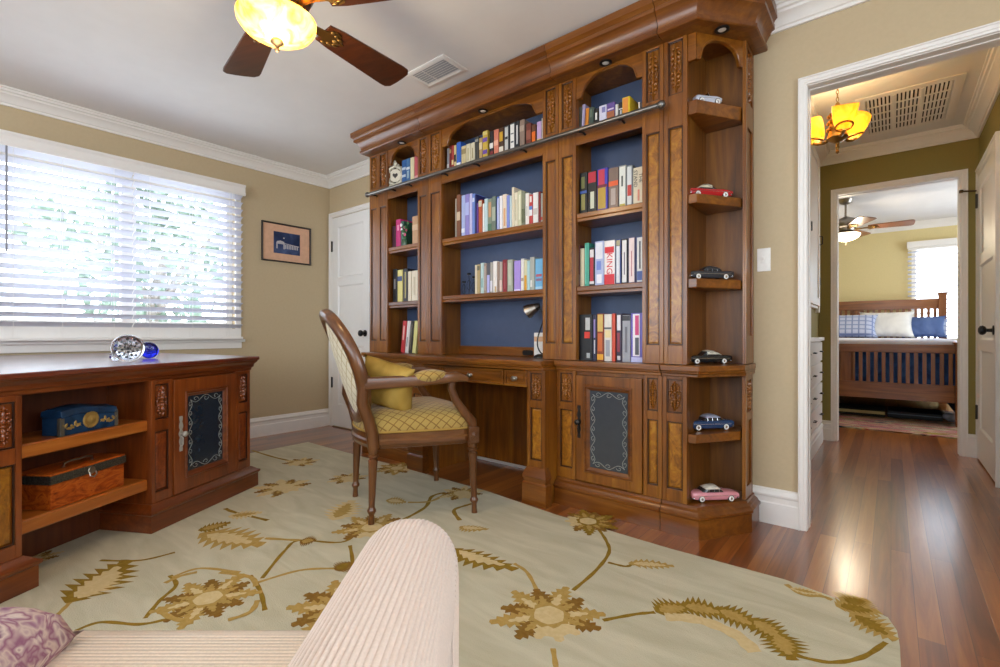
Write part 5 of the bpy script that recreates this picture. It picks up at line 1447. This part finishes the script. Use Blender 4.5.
row('the lamp desk lower shelf', 'books on the lower middle shelf', 1.1605, [
 (283, 303, 233, 'd5c9ac', 'beige'), (305, 330, 228, 'b89f70', 'tan', [(.8,.95,'6e6a58')]), (336, 367, 213, 'b9cfcc', 'pale teal', [(.2,.5,'8fb0ae',.2,.8)]), (369, 395, 217, '98887c', 'grey brown', [(.1,.9,'c8b8b0',.3,.6)]), (398, 426, 213, '55545c', 'charcoal and lilac', [(.02,.6,'b7b5ea')]), (429, 452, 207, 'a9a49c', 'pale grey', [(.05,.4,'d8d6e0')]), (456, 492, 197, 'e9e5df', 'white', [(.02,.2,'c0a878',.5,.95)]), (495, 515, 203, '9c8474', 'brown grey'), (517, 543, 203, 'b1a49a', 'light taupe', [(.05,.4,'dfc6bc')]), (546, 586, 182, '84242a', 'dark red', [(.1,.9,'b46068',.55,.7)]), (592, 642, 183, 'a4a894', 'sage grey', [(.2,.9,'b9bcab',.2,.8)]),
 (656, 717, 192, 'a48bd6', 'lavender', [(.02,.06,'e0d8f0')]), (721, 749, 172, 'e4dfd8', 'thin white', [(.3,.4,'b09a88')]), (753, 778, 187, 'd9d2ac', 'cream and gold', [(.0,.5,'d69b26')]), (780, 805, 192, 'a9ccd0', 'pale aqua'), (807, 851, 157, 'a7aba2', 'tall grey', [(.1,.3,'e2e2da',.1,.5)], {'dep': .158}), (858, 930, 172, '6fb2dc', 'sky blue', [(.42,.5,'b85a6a',.1,.9),(.28,.36,'8a6a8c',.1,.9),(.02,.1,'a8d4ec')])], (445, 240), 9.52)
row('the right bookcase top shelf', 'books on the top right shelf', 2.0005, [
 (75, 104, 352, '4d4c44', 'dark olive', [], {'lean': 3}), (106, 134, 327, '9a8fae', 'grey lilac', [(.2,.8,'c0b8cc',.2,.5)], {'lean': 3}), (137, 169, 362, 'cf7f1f', 'orange', [(.1,.9,'a9671c',.1,.4)], {'lean': 4}), (174, 222, 352, '3f4c44', 'dark green', [(.5,.9,'62705e',.2,.7)], {'lean': 2, 'gap': .004}), (228, 270, 362, '17181a', 'black', [(.35,.75,'dcdcd6',.25,.75)]), (276, 346, 332, 'cfcdde', 'white and lilac', [(.6,.9,'7f7cb0',.4,.9)]), (349, 426, 307, '5f4a8c', 'purple and brown', [(.0,.55,'a0603c'),(.62,.7,'d8c8d8',.1,.9)]), (430, 457, 322, 'd5d1cb', 'white'), (461, 506, 302, '26262a', 'black and white', [(.55,.62,'d8d8d8'),(.1,.5,'b8b8bc',.3,.75)]), (513, 586, 267, 'd9b822', 'yellow and orange', [(.1,.95,'d98a3a',.06,.8)], {'dy': -.02}), (650, 664, 300, 'd9d5ce', 'thin white')], (570, 70), 9.53, .14, .24)
row('the right bookcase upper shelf', 'novels on the upper right shelf', 1.5475, [
 (80, 142, 268, '15181a', 'black', [(.62,.9,'6f7040',.2,.7),(.1,.48,'8a8448',.2,.75),(.5,.56,'3a5aa8')]), (147, 221, 252, '131518', 'black with red top', [(.72,.97,'b01f36',.05,.95),(.1,.5,'c9ccb4',.3,.75)]), (226, 312, 233, '3c3aa8', 'blue, red and gold', [(.62,.98,'b83048',.1,.75),(.05,.55,'b08f34',.05,.85),(.55,.62,'6a2038')]), (319, 402, 227, '776358', 'grey brown with orange band', [(.56,.68,'d95a2c'),(.1,.5,'a89a92',.25,.75)]), (406, 467, 207, '8f9490', 'white with black lettering', [(.03,.97,'d9d8ce',.08,.92),(.5,.75,'4a4e4a',.35,.6),(.0,.08,'b0a040',.1,.9)]), (470, 521, 207, '7e8488', 'white with red label', [(.03,.97,'c9cccc',.1,.85),(.25,.52,'b8342c',.15,.85)]), (525, 610, 222, 'd9cdb2', 'cream', [(.1,.4,'d0836c',.45,.65)], {'text': ('THE\nSTAND', .026, '2c2620', .70, 90)})], (570, 140), 8.33)
row('the right bookcase middle shelf', 'novels on the middle right shelf', 1.1605, [
 (55, 80, 205, '5e262a', 'dark maroon', [(.05,.3,'9a8f84')]), (84, 118, 232, 'cfc3a4', 'cream'), (121, 157, 187, '3f9c86', 'teal green', [(.05,.95,'6cc0aa',.1,.4)]), (160, 203, 227, '1b1a20', 'black, red and white', [(.12,.75,'b02838',.15,.85),(.75,.95,'d8d4d4',.1,.9),(.05,.12,'d8d4d4')]), (206, 281, 172, 'a9b3d6', 'blue and white', [(.6,.97,'dcdce4',.1,.9),(.05,.25,'e6e4ea',.2,.8),(.35,.55,'6f84cc',.2,.7)]), (284, 373, 167, 'ebe4e0', 'white and red', [(.0,.24,'cf1f2c'),(.72,.86,'cf1f2c',.05,.95)], {'text': ('KING', .046, 'cf1f2c', .48, 90)}), (379, 423, 157, '31437e', 'white with dark blue edges', [(.03,.85,'d5d8dc',.12,.85),(.86,.98,'a39a78',.1,.9)]), (428, 479, 152, '28242c', 'white with black lettering', [(.03,.97,'dcd8d6',.1,.88),(.2,.7,'77707a',.4,.6)]), (485, 545, 137, '5a5878', 'pink and white', [(.02,.98,'e4d0cc',.08,.88),(.15,.7,'b87a80',.4,.55)]), (551, 612, 132, '4a5a8a', 'white and blue', [(.02,.98,'e0dfdc',.08,.92),(.3,.9,'55585e',.4,.65),(.05,.25,'42589c',.1,.9)])], (570, 220), 8.33)
row('the right bookcase bottom shelf', 'novels on the bottom right shelf', Z0 + .0008, [
 (75, 184, 200, '14161a', 'thick black', [(.66,.93,'b9bcbc',.5,.85),(.48,.62,'d03426',.42,.85),(.05,.16,'a9aeb0',.6,.85)]), (187, 220, 203, '20203c', 'navy', [(.5,.9,'8c7ab4',.3,.75),(.15,.45,'c8c8cc',.4,.7)]), (224, 280, 192, '8a3c18', 'orange and gold', [(.62,.98,'d2b060',.08,.92),(.2,.58,'c4622a',.1,.8),(.02,.14,'e0a028')]), (284, 346, 197, 'd9d2c8', 'white and tan', [(.68,.72,'5e5e62'),(.5,.66,'e0cf98',.1,.95),(.1,.45,'9a9ca4',.2,.8)]), (349, 376, 192, 'cc4a30', 'red orange'), (384, 430, 192, '30243c', 'maroon and white', [(.65,.97,'ded8dc',.15,.85),(.2,.6,'8e3040',.15,.7),(.03,.12,'cccaca',.2,.8)]), (434, 502, 205, '9a9ba2', 'silver grey', [(.2,.75,'6c6c74',.35,.65),(.88,.99,'26242c')]), (507, 608, 187, '6a60b8', 'violet', [(.12,.98,'e9e4e8',.15,.75),(.55,.95,'d2407c',.35,.68),(.15,.5,'55555f',.35,.68),(.0,.1,'c4c4ec')])], (570, 290), 8.33)
row('the left bookcase top shelf', 'books on the top left shelf', 2.0005, [
 (290, 345, 262, '27568e', 'blue', [(.6,.7,'b8c4d0'),(.3,.4,'b8c4d0')]), (348, 398, 240, '3a6796', 'lighter blue', [(.55,.65,'c4ccd4'),(.2,.5,'8fa8b8',.2,.8)]), (402, 452, 226, 'd5cba2', 'cream'), (456, 515, 200, 'b8525a', 'rose red', [(.1,.2,'d8a0a0')])], (380, 140), 13.34, .14, .25)
row('the left bookcase upper shelf', 'books on the upper left shelf', 1.5475, [
 (48, 60, 140, '4a2b3a', 'dark plum'), (62, 80, 113, 'c22c74', 'magenta', [(.6,.8,'e8a0c0',.3,.7)]), (82, 92, 120, '2f5a48', 'dark green'), (126, 150, 100, 'c39a74', 'tan brown', [(.5,.7,'d8b896')])], (380, 190), 3.92)
row('the left bookcase middle shelf', 'books on the middle left shelf', 1.1425, [
 (50, 66, 308, '1c1c20', 'black', [(.4,.7,'8a8a88',.3,.7)]), (68, 87, 311, 'd9cc7c', 'pale yellow', [(.65,.8,'3c4a78')]), (90, 107, 306, '22232a', 'black and gold', [(.1,.9,'b0a060',.4,.7)]), (109, 122, 317, 'd8cdb4', 'cream'), (124, 148, 314, 'e0d6bf', 'ivory', [(.2,.8,'c8bca0',.3,.6)])], (380, 190), 3.92)
row('the left bookcase bottom shelf', 'leaning books on the bottom left shelf', Z0 + .0008, [
 (80, 94, 512, 'b8262c', 'leaning red', [(.4,.85,'e0b0a8',.3,.7)], {'lean': 7}), (97, 109, 512, 'ddd6d2', 'leaning white', [(.2,.5,'8a8a90',.3,.7)], {'lean': 7}), (112, 122, 512, '28241f', 'leaning black', [(.1,.9,'8a8068',.4,.6)], {'lean': 7}), (125, 139, 512, 'd9d48c', 'leaning pale yellow', [], {'lean': 7})], (380, 190), 3.92)

# ================================================================== SMALL THINGS ON THE SHELVES
# ornate picture frame on the top left shelf
p = at_y(395.3, 183, 2.268); fr = thing('photo_frame', 'ornate silver white photo frame with dark heart on the top left shelf', 'photo frame', (p.x, 2.268, 2.001), math.radians(28))
silv = plain('pale silver', 'c9c2ae', .35, .5, noise=.2, nscale=90)
mb = MB(); cz = .088; R = []
for k in range(40):
    a = 2 * PI * k / 40; w = 1 + .07 * math.cos(8 * a)
    rr = lambda q, y: ((.052 * w + q) * math.cos(a), y, cz + (.062 * w + q) * math.sin(a))
    R.append([rr(.018, 0), rr(.016, -.010), rr(.006, -.014), rr(-.004, -.010), rr(-.008, -.002), rr(-.008, 0)])
mb.rings(R, loop=True)
for k in range(16):
    a = 2 * PI * k / 16; mb.ell((.070 * math.cos(a), -.006, cz + .080 * math.sin(a)), (.010, .006, .010), 8, 6)
mb.ell((0, -.006, cz + .088), (.020, .007, .014), 10, 6); mb.ell((0, -.006, cz + .102), (.010, .006, .010), 8, 6)
for s in (-1, 1): mb.ell((s * .04, -.006, cz - .076), (.016, .007, .011), 8, 6)
mb.build('ornate_rim', silv, fr, smooth=60)
mb = MB(); mb.M = T(0, -.001, cz) @ RX(PI/2); mb.lathe([(0, -.002), (.048, -.002), (.048, .001), (0, .001)], 30); f = mb.build('mat_board', plain('cream card', 'e0d8c4', .7), fr)
mb = MB(); hp = []
for k in range(24):
    t = 2 * PI * k / 24; hp.append((.0013 * 16 * math.sin(t) ** 3, cz + .0014 * (13 * math.cos(t) - 5 * math.cos(2*t) - 2 * math.cos(3*t) - math.cos(4*t))))
mb.prism(hp, -.0035, -.0021, 'y'); mb.build('heart_photo', plain('dark photo', '37322e', .3), f, smooth=0)
mb = MB(); mb.prism([(.002, .02), (.05, .001), (.055, .001), (.002, .11)], -.012, .012, 'x'); mb.build('easel_back', plain('black card', '222222'), fr, smooth=0)
# flowers
p = at_y(405, 243, 2.255); fl = thing('flower_bunch', 'small bunch of pink, white and green artificial flowers on the upper left shelf', 'flowers', (-2.70, 2.262, 1.5485))
fl.location.x = at_y(405, 230, 2.262).x
rnd = random.Random(11); grn = plain('leaf green', '3d6b38', .6, noise=.2); pk = plain('petal pink', 'd25a80', .6, noise=.15); wh = plain('petal white', 'efe8e6', .6)
mb = MB(); mb.lathe([(0, 0), (.022, 0), (.026, .02), (.020, .045), (.017, .05), (.015, .05), (.015, .02), (0, .02)], 16); mb.build('vase', plain('green glazed vase', '3c5a44', .25), fl)
for k in range(9):
    a = k * 2.4; r = .010 + .0035 * k; hx, hy, hz = r * math.cos(a), -.006 + r * .45 * math.sin(a), .075 + .010 * k + .012 * rnd.random()
    mb = MB(); mb.tube([(0, 0, .03), (hx * .5, hy * .5, hz * .7), (hx, hy, hz)], .0012, 5)
    for q in range(2): mb.ell((hx * .7 + .006 * (q * 2 - 1), hy * .7, hz * .75), (.010, .003, .005), 8, 4, 0, Matrix.Rotation(a + q, 3, 'Z') @ Matrix.Rotation(.6, 3, 'Y'))
    st = mb.build('stem', grn, fl)
    mb = MB()
    for q in range(6): b = q * PI / 3; mb.ell((hx + .007 * math.cos(b), hy - .003, hz + .007 * math.sin(b)), (.006, .004, .006), 8, 6)
    mb.ell((hx, hy - .006, hz), (.004, .003, .004), 6, 4); mb.build('bloom', (pk, wh, grn)[k % 3], st, smooth=60)
# wire ornament
p = at_y(469.5, 292, 2.31); wo = thing('wire_ornament', 'small dark wire candle ornament left of the books on the lamp desk lower shelf', 'ornament', (p.x, 2.31, 1.1608))
mb = MB()
for k, (dx, hh) in enumerate(((-.05, .085), (-.005, .135), (.04, .11))):
    mb.tube([(dx, 0, .004), (dx + .004, 0, hh * .5), (dx, 0, hh)], .0022, 6); mb.lathe([(0, 0), (.012, .0), (.014, .012), (.012, .012), (0, .004)], 12, c=(dx, 0, hh)); mb.lathe([(0, 0), (.014, 0), (.012, .005), (0, .005)], 12, c=(dx, 0, 0))
    mb.tube([(dx + .018 * math.cos(t), .0, hh * .5 + .032 * math.sin(t)) for t in [q * PI / 8 for q in range(17)]], .0016, 5)
mb.tube([(-.05, 0, .006), (.04, 0, .006)], .003, 6); mb.build('wire_frame', M_black, wo)
# desk lamp and the white box behind it
lp = thing('desk_lamp', 'small gooseneck lamp with silver head on the desk worktop', 'lamp', (-1.588, 2.318, Z0 + .0008), 0); I = world_of(lp).inverted()
mb = MB(); mb.lathe([(0, 0), (.042, 0), (.042, .008), (.034, .016), (.020, .022), (0, .024)], 24); mb.build('base', M_iron, lp)
nk = [(.020, 0, .02), (-.004, 0, .035), (-.022, .0, .07), (-.020, 0, .12), (0, 0, .175), (.018, 0, .225), (.014, -.004, .268), (-.006, -.008, .292), (-.028, -.012, .292)]
def smooth_pts(P, n=6):
    P = [Vector(p) for p in P]; Q = []
    for i in range(len(P) - 1):
        p0, p1, p2, p3 = P[max(i-1,0)], P[i], P[i+1], P[min(i+2, len(P)-1)]
        for k in range(n):
            t = k / n; Q.append(.5 * ((2*p1) + (p2-p0)*t + (2*p0-5*p1+4*p2-p3)*t*t + (3*p1-p0-3*p2+p3)*t**3))
    return Q + [P[-1]]
mb = MB(); mb.tube(smooth_pts(nk), .0042, 8); mb.build('gooseneck', M_black, lp)
mb = MB(); mb.M = T(-.030, -.012, .296) @ RY(math.radians(-118)) @ RX(math.radians(14)); mb.lathe([(0, -.022), (.016, -.020), (.022, -.008), (.030, .012), (.038, .038), (.041, .058), (.038, .058), (.034, .036), (.026, .012), (0, .004)], 22); h = mb.build('lamp_head', M_nickel, lp)
mb = MB(); mb.M = T(-.030, -.012, .296) @ RY(math.radians(-118)) @ RX(math.radians(14)); mb.lathe([(0, -.030), (.014, -.030), (.023, -.012), (.0235, .004), (.0225, -.006), (.015, -.0205), (0, -.0225)], 18); mb.build('head_cap', plain('brown black plastic', '30261e', .35), h)
bx_ = thing('white_box', 'upright white carton behind the desk lamp', 'box', (-1.625, 2.385, Z0 + .0008), 0)
mb = MB(); mb.box(-.046, .046, -.018, .018, 0, .148); mb.build('carton', plain('white card', 'eeebe6', .6), bx_, smooth=0, bevel=.002)
mb = MB(); mb.box(-.044, .044, -.0186, -.0181, .095, .125); mb.build('printed_band', plain('peach print', 'd9b08a', .6), bx_, smooth=0)

# ================================================================== MODEL CARS
def car(label, loc, rz, L, W, H, body, roof, style='sedan', fins=0.0, flip=False):
    """nose to +x; loft of rounded sections"""
    c = thing('model_car', label, 'model car', loc, rz, 'model cars on the corner shelves')
    paint = plain('car paint ' + body, body, .22, noise=.02, coat=.7); rp = plain('car roof ' + roof, roof, .3, noise=.02, coat=.4)
    glass = plain('car window dark', '23282e', .1, noise=.02, coat=.5); tyre = plain('tyre rubber', '1a1a1b', .7); ww = plain('white wall', 'e8e4dc', .5)
    r = H * .215; belt = H * .60; zb = r * .55
    st = [(-.5, .46, .84, .46), (-.488, .36, .93, .56), (-.44, .30, .96, .60), (-.34, .26, 1.0, .62), (-.2, .24, 1.0, .61), (0, .24, 1.0, .60), (.16, .24, 1.0, .61), (.28, .26, .99, .62), (.38, .28, .95, .60), (.45, .30, .90, .57), (.488, .36, .92, .54), (.5, .46, .84, .47)]
    mb = MB(); R = []
    for u, zl, wd, zt in st:
        w = W / 2 * wd; a = H * zl * .55; b = H * zt * (1 + (fins * max(0, -u - .2)))
        R.append([(u * L, y, z) for y, z in ((-w * .86, a), (-w * .98, a + (b - a) * .25), (-w, a + (b - a) * .55), (-w * .95, a + (b - a) * .85), (-w * .80, b), (-w * .3, b * 1.02), (0, b * 1.03), (w * .3, b * 1.02), (w * .80, b), (w * .95, a + (b - a) * .85), (w, a + (b - a) * .55), (w * .98, a + (b - a) * .25), (w * .86, a))])
    mb.rings(R); mb.build('body', paint, c, smooth=50)
    if style != 'roadster':
        cab = [(-.27, .60, .80), (-.20, .84, .78), (-.13, .95, .76), (0, 1.0, .75), (.06, .97, .75), (.12, .82, .77), (.19, .60, .80)] if style == 'sedan' else [(-.30, .60, .78), (-.22, .80, .76), (-.12, .95, .74), (-.02, 1.0, .73), (.05, .96, .73), (.10, .80, .76), (.16, .60, .80)]
        mb = MB(); R = []
        for u, zt, wd in cab:
            w = W / 2 * wd; z0_, z1_ = belt * .98, H * zt * .985 - .0015
            R.append([(u * L, y, z) for y, z in ((-w, z0_), (-w * .93, z0_ + (z1_ - z0_) * .6), (-w * .80, max(z1_, z0_ + .0005)), (w * .80, max(z1_, z0_ + .0005)), (w * .93, z0_ + (z1_ - z0_) * .6), (w, z0_))])
        mb.rings(R); mb.build('windows', glass, c, smooth=30)
        mb = MB(); R = []
        rf = [q for q in cab if q[1] > .75] if style == 'sedan' else [q for q in cab if q[1] > .75 and q[0] < .09]
        if style == 'soft': rf = [cab[0]] + rf
        for u, zt, wd in rf:
            w = W / 2 * wd; z1_ = H * zt; lo = H * (.80 if style == 'sedan' else .70)
            lo = min(lo, z1_ - .002); wl_ = w * (.93 if style == 'sedan' else .97) + .0008
            R.append([(u * L, y, z) for y, z in ((-wl_, lo), (-w * .86, lo + (z1_ - lo) * .7), (-w * .6, z1_), (0, z1_ + .001), (w * .6, z1_), (w * .86, lo + (z1_ - lo) * .7), (wl_, lo))])
        mb.rings(R); mb.build('roof', rp, c, smooth=50)
        mb = MB()
        for u in ((-.13, -.02, .085) if style == 'sedan' else (.07,)):
            for s in (-1, 1): mb.tube([(u * L, s * W / 2 * .775, belt), (u * L * .98, s * W / 2 * .69, H * .80)], .0007, 5)
        mb.build('window_pillar', M_chrome, c)
    else:
        mb = MB(); mb.ell((-.06 * L, 0, belt), (.10 * L, W * .24, H * .10), 12, 8); mb.build('seat', plain('dark cockpit', '2a2320', .7), c)
        mb = MB(); mb.M = T(.06 * L, 0, belt) @ RY(math.radians(-25)); mb.box(-.0008, .0008, -W * .3, W * .3, 0, H * .28); mb.build('windscreen', M_chrome, c, smooth=0)
        mb = MB()
        for s in (-1, 1):
            for u in (-.31, .31): mb.ell((u * L, s * W * .40, r * 1.3), (L * .15, W * .12, r * 1.15), 12, 8)
        mb.build('fenders', paint, c, smooth=60)
    for u in (.315, -.30):
        for s in (-1, 1):
            mb = MB(); mb.M = T(u * L, s * W * .44, r) @ RX(-s * PI/2)
            mb.lathe([(0, -.004), (r * .9, -.004), (r, -.002), (r, .003), (r * .9, .0045), (r * .78, .005), (0, .005)], 20); wh_ = mb.build('wheel', tyre, c)
            mb = MB(); mb.M = T(u * L, s * W * .44, r) @ RX(-s * PI/2); mb.lathe([(r * .46, .0051), (r * .82, .0051), (r * .80, .0058), (r * .48, .0058)], 20); mb.build('whitewall', ww, wh_)
            mb = MB(); mb.M = T(u * L, s * W * .44, r) @ RX(-s * PI/2); mb.lathe([(0, .0051), (r * .45, .0051), (r * .36, .0068), (0, .0075)], 16); mb.build('hub_cap', M_chrome, wh_)
    for s, nm in ((1, 'front_bumper'), (-1, 'rear_bumper')):
        mb = MB(); x = s * L * .5; mb.tube([(x - s * L * .05, -W * .47, H * .26), (x - s * .002, -W * .40, H * .25), (x + s * .002, 0, H * .25), (x - s * .002, W * .40, H * .25), (x - s * L * .05, W * .47, H * .26)], H * .055, 8)
        if s > 0:
            mb.box(x - .004, x + .0012, -W * .26, W * .26, H * .32, H * .44)
        mb.build(nm, M_chrome, c, smooth=60)
    for s in (-1, 1):
        mb = MB(); mb.M = T(L * .488, s * W * .35, H * .45) @ RY(PI/2); mb.lathe([(0, -.004), (H * .075, -.004), (H * .085, .001), (H * .06, .004), (0, .005)], 14); mb.build('headlight', M_chrome, c)
    mb = MB()
    for s in (-1, 1): mb.tube([(-.42 * L, s * (W / 2 * .985), H * .40), (0, s * (W / 2 * 1.0), H * .42), (.42 * L, s * (W / 2 * .97), H * .42)], .0010, 5)
    mb.build('side_trim', M_chrome, c)
    return c
def carpos(px0, px1, py, z, w=.075):
    """centre of a car whose near wheels stand at py between px0 and px1"""
    return (at_z((px0 + px1) / 2, py, z) + (FV * (w * .46)))
def place_car(label, cx_px, lat_off, z, rz, **k):
    return car(label, (cx_px[0], cx_px[1], z + .0008), rz, **k)
A0 = YAW
zb_ = .1385
def cw(px, dep_y, z):   # point at image column px on the line y = dep_y
    return at_y(px, 300, dep_y)
for lab, px, yc, z, rz, L, W, H, body, roof, style, fins in (
    ('pink model car with pale roof on the lowest corner shelf', 712, 2.345, zb_, A0 + .08, .226, .080, .069, 'd98f98', 'd9d0c0', 'sedan', .25),
    ('dark blue model car with silver roof on the second lowest corner shelf', 708, 2.386, .4555, A0 + PI + .15, .228, .080, .072, '2a4266', '9a9db0', 'sedan', .1),
    ('black model car with white folded roof on the corner worktop', 706.5, 2.372, Z0 + .001, A0 + PI + .15, .222, .076, .064, '14191c', 'd5cfbd', 'soft', .2),
    ('charcoal grey model sedan on the middle corner shelf', 708, 2.372, 1.1605, A0 + PI + .15, .226, .076, .066, '33353a', '2c2d31', 'sedan', .35),
    ('red model car with cream roof on the upper corner shelf', 707, 2.368, 1.5435, A0 + .15, .224, .076, .068, 'b3141d', 'd9cfb4', 'soft', .1),
    ('small silver vintage model roadster on the topmost corner shelf', 706, 2.342, 1.9685, A0 + .17, .130, .060, .070, 'c3c6d2', 'c3c6d2', 'roadster', 0)):
    q = cw(px, yc, z)
    car(lab, (q.x, yc, z + .0008), rz, L, W, H, body, roof, style, fins)

# ================================================================== OUTSIDE THE WINDOW
tl = blotch('tree leaves', ['4f5f56', '66786a', '87968a'], 9, .8, 1, 3)
tr = thing('garden_tree', 'leafy tree seen dimly through the slats of the big window', 'tree', (-8.2, 2.2, -.3))
mb = MB(); mb.tube([(0, 0, 0), (.05, .02, .9), (-.03, -.05, 1.6), (.1, .1, 2.4)], [.14, .11, .09, .05], 10)
for q in ((.6, .5, 2.6), (-.5, .7, 2.7), (.3, -.8, 2.5)): mb.tube([(0, 0, 1.5), (q[0] * .5, q[1] * .5, 2.1), q], [.06, .045, .02], 8)
mb.build('trunk', plain('bark', '7c766f', .9, noise=.3), tr)
mb = MB(); rnd = random.Random(9)
for k in range(420):
    a, b, q = rnd.random() * 2 * PI, rnd.random() * PI, rnd.random() ** .4 * 1.2
    x, y, z = q * math.sin(b) * math.cos(a) * 1.1, q * math.sin(b) * math.sin(a) * 1.2, 2.35 + q * math.cos(b) * .95
    M = Matrix.Translation((x, y, z)) @ Euler((rnd.random() * 6, rnd.random() * 6, rnd.random() * 6)).to_matrix().to_4x4(); s = .07 + .07 * rnd.random()
    mb.poly([M @ Vector(p) for p in ((-s, 0, 0), (-s * .4, s * .5, .02), (s * .4, s * .5, .02), (s * 1.2, 0, 0), (s * .4, -s * .5, .02), (-s * .4, -s * .5, .02))])
lv = mb.build('leaves', tl, tr, smooth=0); lv['kind'] = 'stuff'

# ================================================================== LIGHT
wld = bpy.data.worlds.new('sky'); SC.world = wld; wld.use_nodes = True
bg = wld.node_tree.nodes['Background']; bg.inputs['Color'].default_value = (.80, .90, 1.0, 1); bg.inputs['Strength'].default_value = 6.5
def portal(name, loc, rot, sx, sy):
    l = bpy.data.lights.new(name, 'AREA'); l.shape = 'RECTANGLE'; l.size = sx; l.size_y = sy; l.cycles.is_portal = True
    o = bpy.data.objects.new(name, l); COL.objects.link(o); o.location = loc; o.rotation_euler = rot; return o
portal('window_daylight', (WLX - .14, 1.0, 1.515), (0, -PI/2, 0), 1.13, 1.44)
portal('window_daylight', (-1.35, WFY - .11, 1.425), (PI/2, 0, 0), 4.5, 1.45)  # sky portal of the added front window
portal('window_daylight', (WRX + .11, -.2, 1.425), (0, PI/2, 0), 1.35, 2.8)  # sky portal of the added right window
portal('window_daylight', (BRX + .11, 6.9, 1.425), (0, PI/2, 0), 1.45, 2.2)  # sky portal of the added bedroom side window
portal('window_daylight', (.71, BY1 + .11, 1.45), (-PI/2, 0, 0), .98, 1.3)
def lamp(name, loc, energy, col, r=.05):
    l = bpy.data.lights.new(name, 'POINT'); l.energy = energy; l.color = col; l.shadow_soft_size = r
    o = bpy.data.objects.new(name, l); COL.objects.link(o); o.location = loc; return o
lamp('fan_fill', (fan_c[0], fan_c[1], 1.90), 9, (1, .80, .52), .08)  # extra point light below the bowl, no fixture, brightens the room
lamp('fan_bulb', (fan_c[0] + .03, fan_c[1] - .02, 2.045), 5, (1, .88, .66), .03)
lamp('chandelier_lamp', (-.245, 3.45, 2.20), 9, (1, .76, .40), .13)
lamp('bedroom_fan_lamp', (-.40, 6.72, 1.87), 16, (1, .85, .62), .08)

# ================================================================== CAMERA
cam = bpy.data.cameras.new('camera'); cam.sensor_width = 36; cam.lens = FPX * 36 / 1000; cam.clip_start = .02; cam.clip_end = 100
co = bpy.data.objects.new('camera', cam); COL.objects.link(co); co.location = (0, 0, CAMH); co.rotation_euler = (PI/2, 0, YAW); SC.camera = co
SC.view_settings.view_transform = 'Standard'; SC.view_settings.look = 'None'; SC.view_settings.gamma = 1; SC.view_settings.use_curve_mapping = False
SC.view_settings.exposure = 0.25
SC.cycles.use_denoising = True
SC.cycles.max_bounces = 10; SC.cycles.diffuse_bounces = 5; SC.cycles.glossy_bounces = 4; SC.cycles.transmission_bounces = 8; SC.cycles.transparent_max_bounces = 12
SC.cycles.sample_clamp_indirect = 6; SC.cycles.caustics_refractive = False; SC.cycles.caustics_reflective = False
